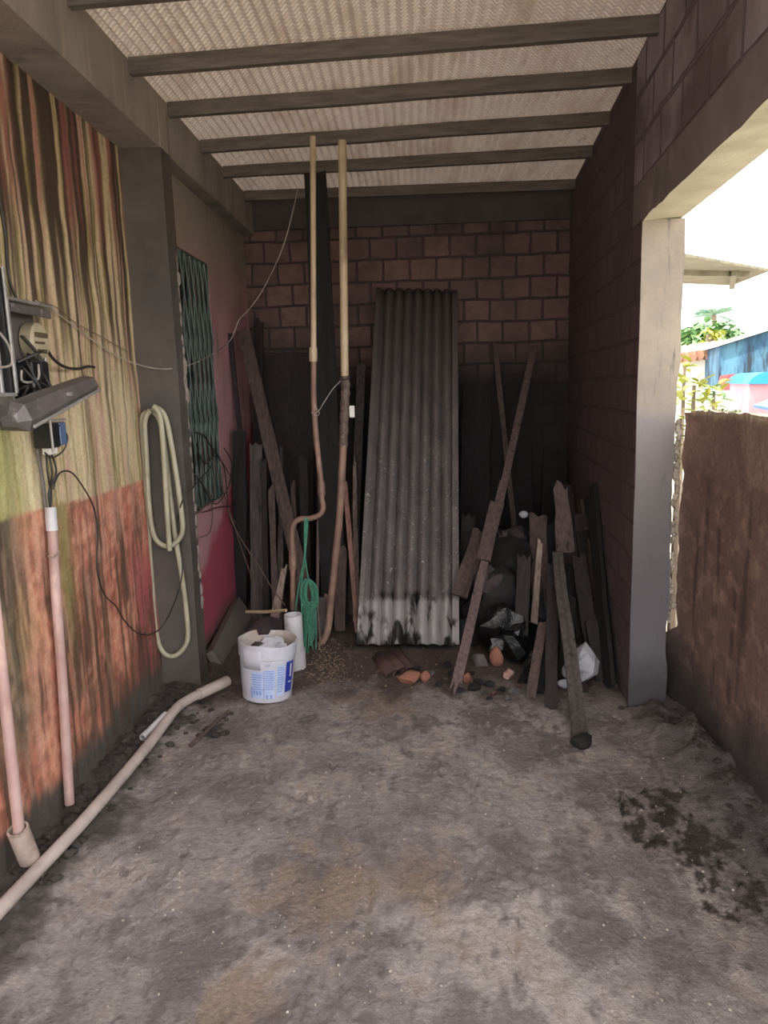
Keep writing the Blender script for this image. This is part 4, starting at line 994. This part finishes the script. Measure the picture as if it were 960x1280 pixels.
for k, (px, py) in enumerate(((478, 826), (488, 825), (498, 822))):
    a = atz(px-5, py-10, .05); b = atz(px+12, py+10, .05)
    for q_ in (a, b): q_.z = hfloor(q_.x, q_.y)+.012
    g = G(); n = 8; ring_ = []
    ax = (b-a); wd = Vector((.75, .2, .5)).normalized(); nd = ax.cross(wd).normalized()
    for i in range(n+1):
        t_ = i/n; th_ = math.pi*t_
        for s_ in (0, 1):
            p = (a if s_ == 0 else b)+wd*(-math.cos(th_)*.045)+nd*(math.sin(th_)*.028)
            g.v.append(p)
    for i in range(n): g.f.append((i*2, i*2+1, i*2+3, i*2+2))
    o = single('roof_tile', g, clay_roof, ('left', 'middle', 'right')[k]+'most of three curved dark tile pieces below the sheet' if k != 1 else 'middle one of three curved dark tile pieces below the sheet', 'tile', 'roof tile pieces', smooth=True)
    s_ = o.modifiers.new('thickness', 'SOLIDIFY'); s_.thickness = .010
# row of small stones along the front of the heap
rd = random.Random(31); sp_ = [(556, 842), (566, 838), (574, 858), (592, 858), (598, 848), (604, 860), (612, 850), (618, 862), (626, 856), (640, 858), (648, 850), (548, 850), (541, 836), (560, 828), (612, 868), (634, 868), (520, 832), (590, 835)]
for k, (px, py) in enumerate(sp_):
    p = atz(px, py+8, 0); r = rd.uniform(.014, .034)
    single('rubble_stone', G().rock((p.x, p.y, hfloor(p.x, p.y)+r*.5), (r*1.2, r, r*.85), 100+k, 1, .4, 3), rd.choice((stone_grey, stone_dark, stone_grey, clay_roof)), 'small rubble stone along the front foot of the debris heap', 'stone', 'rubble stones at the foot of the heap')
# gravel
g = G(); rd = random.Random(44)
for k in range(420):
    px = rd.gauss(406, 17); py = rd.gauss(836, 13)
    if k > 330: px = rd.uniform(400, 560); py = rd.uniform(812, 860)
    if py < 806: continue
    p = atz(px, py, 0); r = rd.uniform(.003, .0075)
    g.rock((p.x, p.y, hfloor(p.x, p.y)+r*.4), (r*1.2, r, r*.8), k, 1, .3)
single('gravel', g, M('tan_gravel', (128, 108, 90), (84, 70, 60), 40), 'scattered tan gravel behind the standing pipe and in front of the sheet', 'gravel', kind='stuff')
g = G()
for k in range(520):
    px = rd.uniform(120, 940); py = rd.uniform(890, 1270); p = atz(px, py, 0); r = rd.choice((.0018, .0022, .003, .0045))
    if not (-1.25 < p.x < 1.2): continue
    g.rock((p.x, p.y, hfloor(p.x, p.y)+r*.5), (r, r, r*.8), k, 1, .3)
single('floor_grit', g, M('pale_grit', (190, 178, 166), (120, 108, 100), 30), 'pale grit scattered over the cement floor', 'grit', kind='stuff')
# clods along left wall foot and round the bucket
g = G()
for k in range(170):
    y_ = rd.uniform(2.1, 3.7); x_ = XF+.04+abs(rd.gauss(0, .07)); r = rd.uniform(.006, .026)
    g.rock((x_, y_, hfloor(x_, y_)+r*.3), (r*1.3, r, r*.7), 300+k, 1, .5)
for k in range(60):
    p = atz(rd.uniform(205, 290), rd.uniform(868, 925), 0); r = rd.uniform(.006, .022)
    g.rock((p.x, p.y, hfloor(p.x, p.y)+r*.3), (r*1.3, r, r*.6), 500+k, 1, .5)
for k in range(60):
    x_ = 1.24-abs(rd.gauss(0, .08)); y_ = rd.uniform(2.5, 3.4); r = rd.uniform(.005, .02)
    g.rock((x_, y_, hfloor(x_, y_)+r*.2), (r*1.2, r, r*.7), 700+k, 1, .5)
single('dirt_clods', g, M('dark_clods', (62, 55, 51), (44, 39, 37), 20, bump=.5), 'dark dirt clods along the feet of the walls', 'dirt', kind='stuff')
# crusty pale mortar down the gap beside the pillar
g = G(); rd = random.Random(8)
for k in range(60):
    z = .42+k*.0165; 
    if rd.random() < .25: continue
    g.rock((XR(YJ)+.195+rd.uniform(-.008, .008), YJ+.005+rd.uniform(0, .03), z), (rd.uniform(.008, .016), .014, rd.uniform(.012, .026)), 900+k, 1, .6)
struct('trim_13', g, crust_mat, 'pale mortar crust between pillar and garden wall')

# ================================================================== OUTSIDE
g = G().add([(1.3, -30, -.06), (60, -30, -.06), (60, 60, -.06), (1.3, 60, -.06)], [(0, 1, 2, 3)]); g.add([(-30, -30, -.06), (1.3, -30, -.06), (1.3, -1.0, -.06), (-30, -1.0, -.06)], [(0, 1, 2, 3)])
struct('ground', g, M('sunlit_ground', (168, 160, 140), (140, 134, 112), 2), 'pale ground outside')
# neighbour canopy
zc = 2.9; c4 = [atz(838, 317, zc), atz(962, 339, zc), atz(915, 357, zc), atz(838, 354, zc)]
can = thing('canopy_roof', 'corrugated canopy roof floating high beyond the opening', 'roof', (c4[0].x, c4[0].y, 0))
can_m = M('weathered_fibre_sheet', (116, 108, 86), (90, 84, 66), 3, stretch=(1, 6, 1))
obj('roof_sheet', G().prism(c4, (0, 0, .03)), can_m, can)
a, b = c4[0].lerp(c4[3], .45), c4[1].lerp(c4[2], .1)
obj('rafter', G().tube([a-Vector((.3, 0, .03)), a.lerp(b, .8)-Vector((0, 0, .03))], .05, 4), can_m, can)
k_ = atz(918, 338, zc); obj('rafter', G().tube([k_-Vector((0, .0, .03)), atz(915, 356, zc)-Vector((0, 0, .03))], .05, 4), can_m, can)
k_ = c4[3]-Vector((.25, -.1, 0)); obj('post', G().tube([(k_.x, k_.y, -.06), (k_.x, k_.y, 2.9)], .06, 8), can_m, can)
# blue weathered building
def wallpts(px0, y0t, y0b, px1, y1t, y1b, Y0, Y1): return [aty(px0, y0b, Y0), aty(px1, y1b, Y1), aty(px1, y1t, Y1), aty(px0, y0t, Y0)]
def down(poly): return [Vector((poly[0].x, poly[0].y, -.06)), Vector((poly[1].x, poly[1].y, -.06)), poly[2], poly[3]]
bl = thing('building', 'weathered blue building with stained wall beyond the garden wall', 'building', base(930, 12.5))
t = NT('weathered_blue_paint')
c = t.mix(t.ramp(t.noise(2.2, 6, (2, 2, .8)), .4, .6), lin((34, 66, 88)), lin((66, 104, 122)))
c = t.mix(t.ramp(t.noise(5, 5, (2, 2, .3), off=3), .5, .62), c, lin((22, 34, 44)))
t.l(c, t.b.inputs['Base Color']); t.b.inputs['Roughness'].default_value = .9
obj('wall', G().prism(down(wallpts(899, 433, 500, 1010, 398, 520, 12.5, 11.6)), (.6, 3, 0)), t.m, bl)
red_m = M('red_brown_tiles', (118, 34, 30), (88, 28, 26), 4, stretch=(4, 1, 1))
obj('roof', G().prism([aty(897, 433, 12.4), aty(1012, 397, 11.5), aty(1012, 393, 11.5), aty(897, 429, 12.4)], (.6, 3.2, -.05)), M('pale_roof_edge', (200, 186, 168), (180, 166, 150), 3), bl)
obj('awning', G().prism([aty(906, 487, 11.5), aty(940, 485, 11.3), aty(962, 483, 11.2), aty(962, 466, 11.6), aty(910, 468, 11.8)], (0, .3, -.02)), red_m, bl)
# tiled-roof house left of it
th_ = thing('house', 'pale house with low tiled roof left of the blue building', 'house', base(870, 14))
obj('wall', G().prism(down(wallpts(820, 452, 500, 897, 445, 500, 14, 13.6)), (-.6, 2, 0)), plain_white, th_)
g = G()
for k in range(9):
    px = 828+k*9; g.tube([aty(px, 451-k*1.3, 13.5), aty(px+1, 441-k*1.3, 15.5)], .10, 8)
obj('roof_tiles', g, M('clay_roof_tiles', (170, 120, 92), (110, 84, 70), 6), th_, True)
# white garden wall, pink kiosk with blue top
yw = 10.6
tag(obj('garden_partition', G().prism(down(wallpts(886, 488, 520, 934, 488, 520, yw, yw)), (0, .15, 0)), plain_white, None, False, None), 'plain white wall panel below the blue building', 'wall')
ks = thing('kiosk', 'small pink kiosk with rounded blue top beyond the garden wall', 'kiosk', base(950, 8.6))
obj('body', G().prism(down(wallpts(937, 480, 512, 985, 480, 512, 8.6, 8.6)), (.2, 1, 0)), M('pink_paint', (190, 128, 132), (176, 116, 122), 3), ks)
dm = [aty(935+ (985-935)*i/12, 480-15*math.sin(math.pi*i/12)**.7, 8.55) for i in range(13)]
obj('roof', G().prism(dm, (.2, 1.1, 0)), M('bright_blue_paint', (30, 112, 190), (40, 124, 200), 3), ks)
hd = thing('low_roof', 'low blue-grey roof sheet in front of the pink kiosk', 'roof', base(955, 8.0))
obj('roof_sheet', G().prism([aty(942, 506, 7.8), aty(990, 515, 7.6), aty(990, 492, 8.4), aty(958, 500, 8.4)], (0, 0, -.03)), M('blue_grey_sheet', (84, 110, 140), (70, 94, 124), 4), hd)
k_ = aty(975, 505, 8.0); obj('post', G().tube([(k_.x, k_.y, -.06), (k_.x, k_.y, k_.z-.02)], .04, 8), metal_grey, hd)
# plants
def leafm(name, a, b):
    return M(name, a, b, 3, rough=.6, bump=0)
lf1 = leafm('sunlit_yellow_leaf', (150, 146, 50), (120, 132, 44)); lf2 = leafm('green_leaf', (116, 148, 92), (92, 128, 80)); bark = M('bark', (120, 104, 86), (96, 84, 70), 6)
def leaf(g, p, d, L, W):
    d = d.normalized(); s_ = d.cross(Vector((0, 0, 1))).normalized()
    dr = Vector((0, 0, -1))
    c = [p, p+d*L*.35+s_*W+dr*L*.03, p+d*L*.7+s_*W*.7+dr*L*.15, p+d*L+dr*L*.35, p+d*L*.7-s_*W*.7+dr*L*.15, p+d*L*.35-s_*W+dr*L*.03]
    g.add(c, [(0, 1, 2, 3), (0, 3, 4, 5)])
def plant(name, px, py, Y, h, nL, L, W, mat, label, cat='plant', seed=0, spread=.25):
    rd = random.Random(seed); topp = aty(px, py, Y); b_ = Vector((topp.x, topp.y, -.06))
    o = thing(name, label, cat, b_)
    obj('stem', G().tube([b_, topp-Vector((0, 0, .05))], [.03, .015], 6), bark, o)
    g = G()
    for k in range(nL):
        p = topp+Vector((rd.gauss(0, spread), rd.gauss(0, spread), rd.uniform(-h, 0))); d = Vector((rd.uniform(-1, 1), rd.uniform(-1, 1), rd.uniform(-.1, .9)))
        leaf(g, p, d, L*rd.uniform(.6, 1.2), W)
    obj('foliage', g, mat, o)
plant('banana_plant', 868, 474, 6.4, .26, 40, .17, .03, lf1, 'yellow-green leafy plant just beyond the garden wall', seed=1, spread=.12)
plant('leafy_plant', 893, 484, 7.4, .22, 22, .16, .03, lf2, 'small green plant in front of the white wall panel', seed=2, spread=.06)
plant('leafy_plant', 851, 512, 4.3, .35, 60, .06, .012, lf1, 'thin yellow-green plant showing through the slit beside the pillar', seed=3, spread=.03)
plant('leafy_plant', 856, 450, 7.5, .5, 18, .2, .04, lf1, 'leafy sprig close to the pillar edge', seed=4, spread=.04)
def tree(name, px, py, Y, r, mat, label, seed, nL=700, L=.35, flat=.6):
    rd = random.Random(seed); c = aty(px, py, Y); b_ = Vector((c.x, c.y, -.06)); o = thing(name, label, 'tree', b_)
    obj('trunk', G().tube([b_, c], [.2, .1], 8), bark, o); g = G()
    for k in range(nL):
        d = Vector((rd.gauss(0, 1), rd.gauss(0, 1), rd.gauss(0, 1))).normalized()*rd.random()**.4*r; d.z *= flat
        leaf(g, c+d, Vector((rd.uniform(-1, 1), rd.uniform(-1, 1), rd.uniform(-.6, .6))), L, L*.3)
    obj('foliage', g, mat, o)
tree('tree', 862, 430, 26, 1.0, lf2, 'low green tree above the tiled house', 5)
tree('tree', 885, 424, 24, .9, lf2, 'broad green treetop beyond the tiled roof', 6)
tree('tree', 905, 428, 27, .8, lf2, 'green treetop behind the blue building', 7)
tree('tree', 888, 418, 20, .32, lf1, 'small yellow-green treetop among the green ones', 8, 60, .2)
# palm
pc = aty(893, 394, 30); b_ = Vector((pc.x, pc.y, -.06)); o = thing('palm_tree', 'distant slender palm tree against the white sky', 'tree', b_)
obj('trunk', G().tube([b_, pc], [.18, .10], 8), bark, o); g = G()
for k in range(22):
    rd = random.Random(k); a = rd.uniform(0, 6.28); d = Vector((math.cos(a), math.sin(a), rd.uniform(-.1, .9)))
    leaf(g, pc, d, .95, .10)
obj('fronds', g, leafm('hazy_palm_leaf', (120, 150, 130), (100, 134, 118)), o)
for k, (px, py) in enumerate(((872, 512), (882, 508), (893, 510), (905, 511), (913, 510), (866, 516), (921, 513), (888, 512))):
    p = aty(px, py, 3.3-.08*k); x = 1.32; p = Vector((x, x/p.x*p.y, 0)); 
    g = G(); rd = random.Random(k+5)
    for q in range(14): leaf(g, Vector((p.x+rd.uniform(-.03, .03), p.y+rd.uniform(-.03, .03), lowtop(p.y)-.004)), Vector((rd.uniform(-1, 1), rd.uniform(-1, 1), rd.uniform(.2, .8))), .022, .006)
    single('weed_tuft', g, lf1 if k % 2 else lf2, 'tiny dry weed tuft growing on top of the garden wall', 'weed', 'weeds on the garden wall')
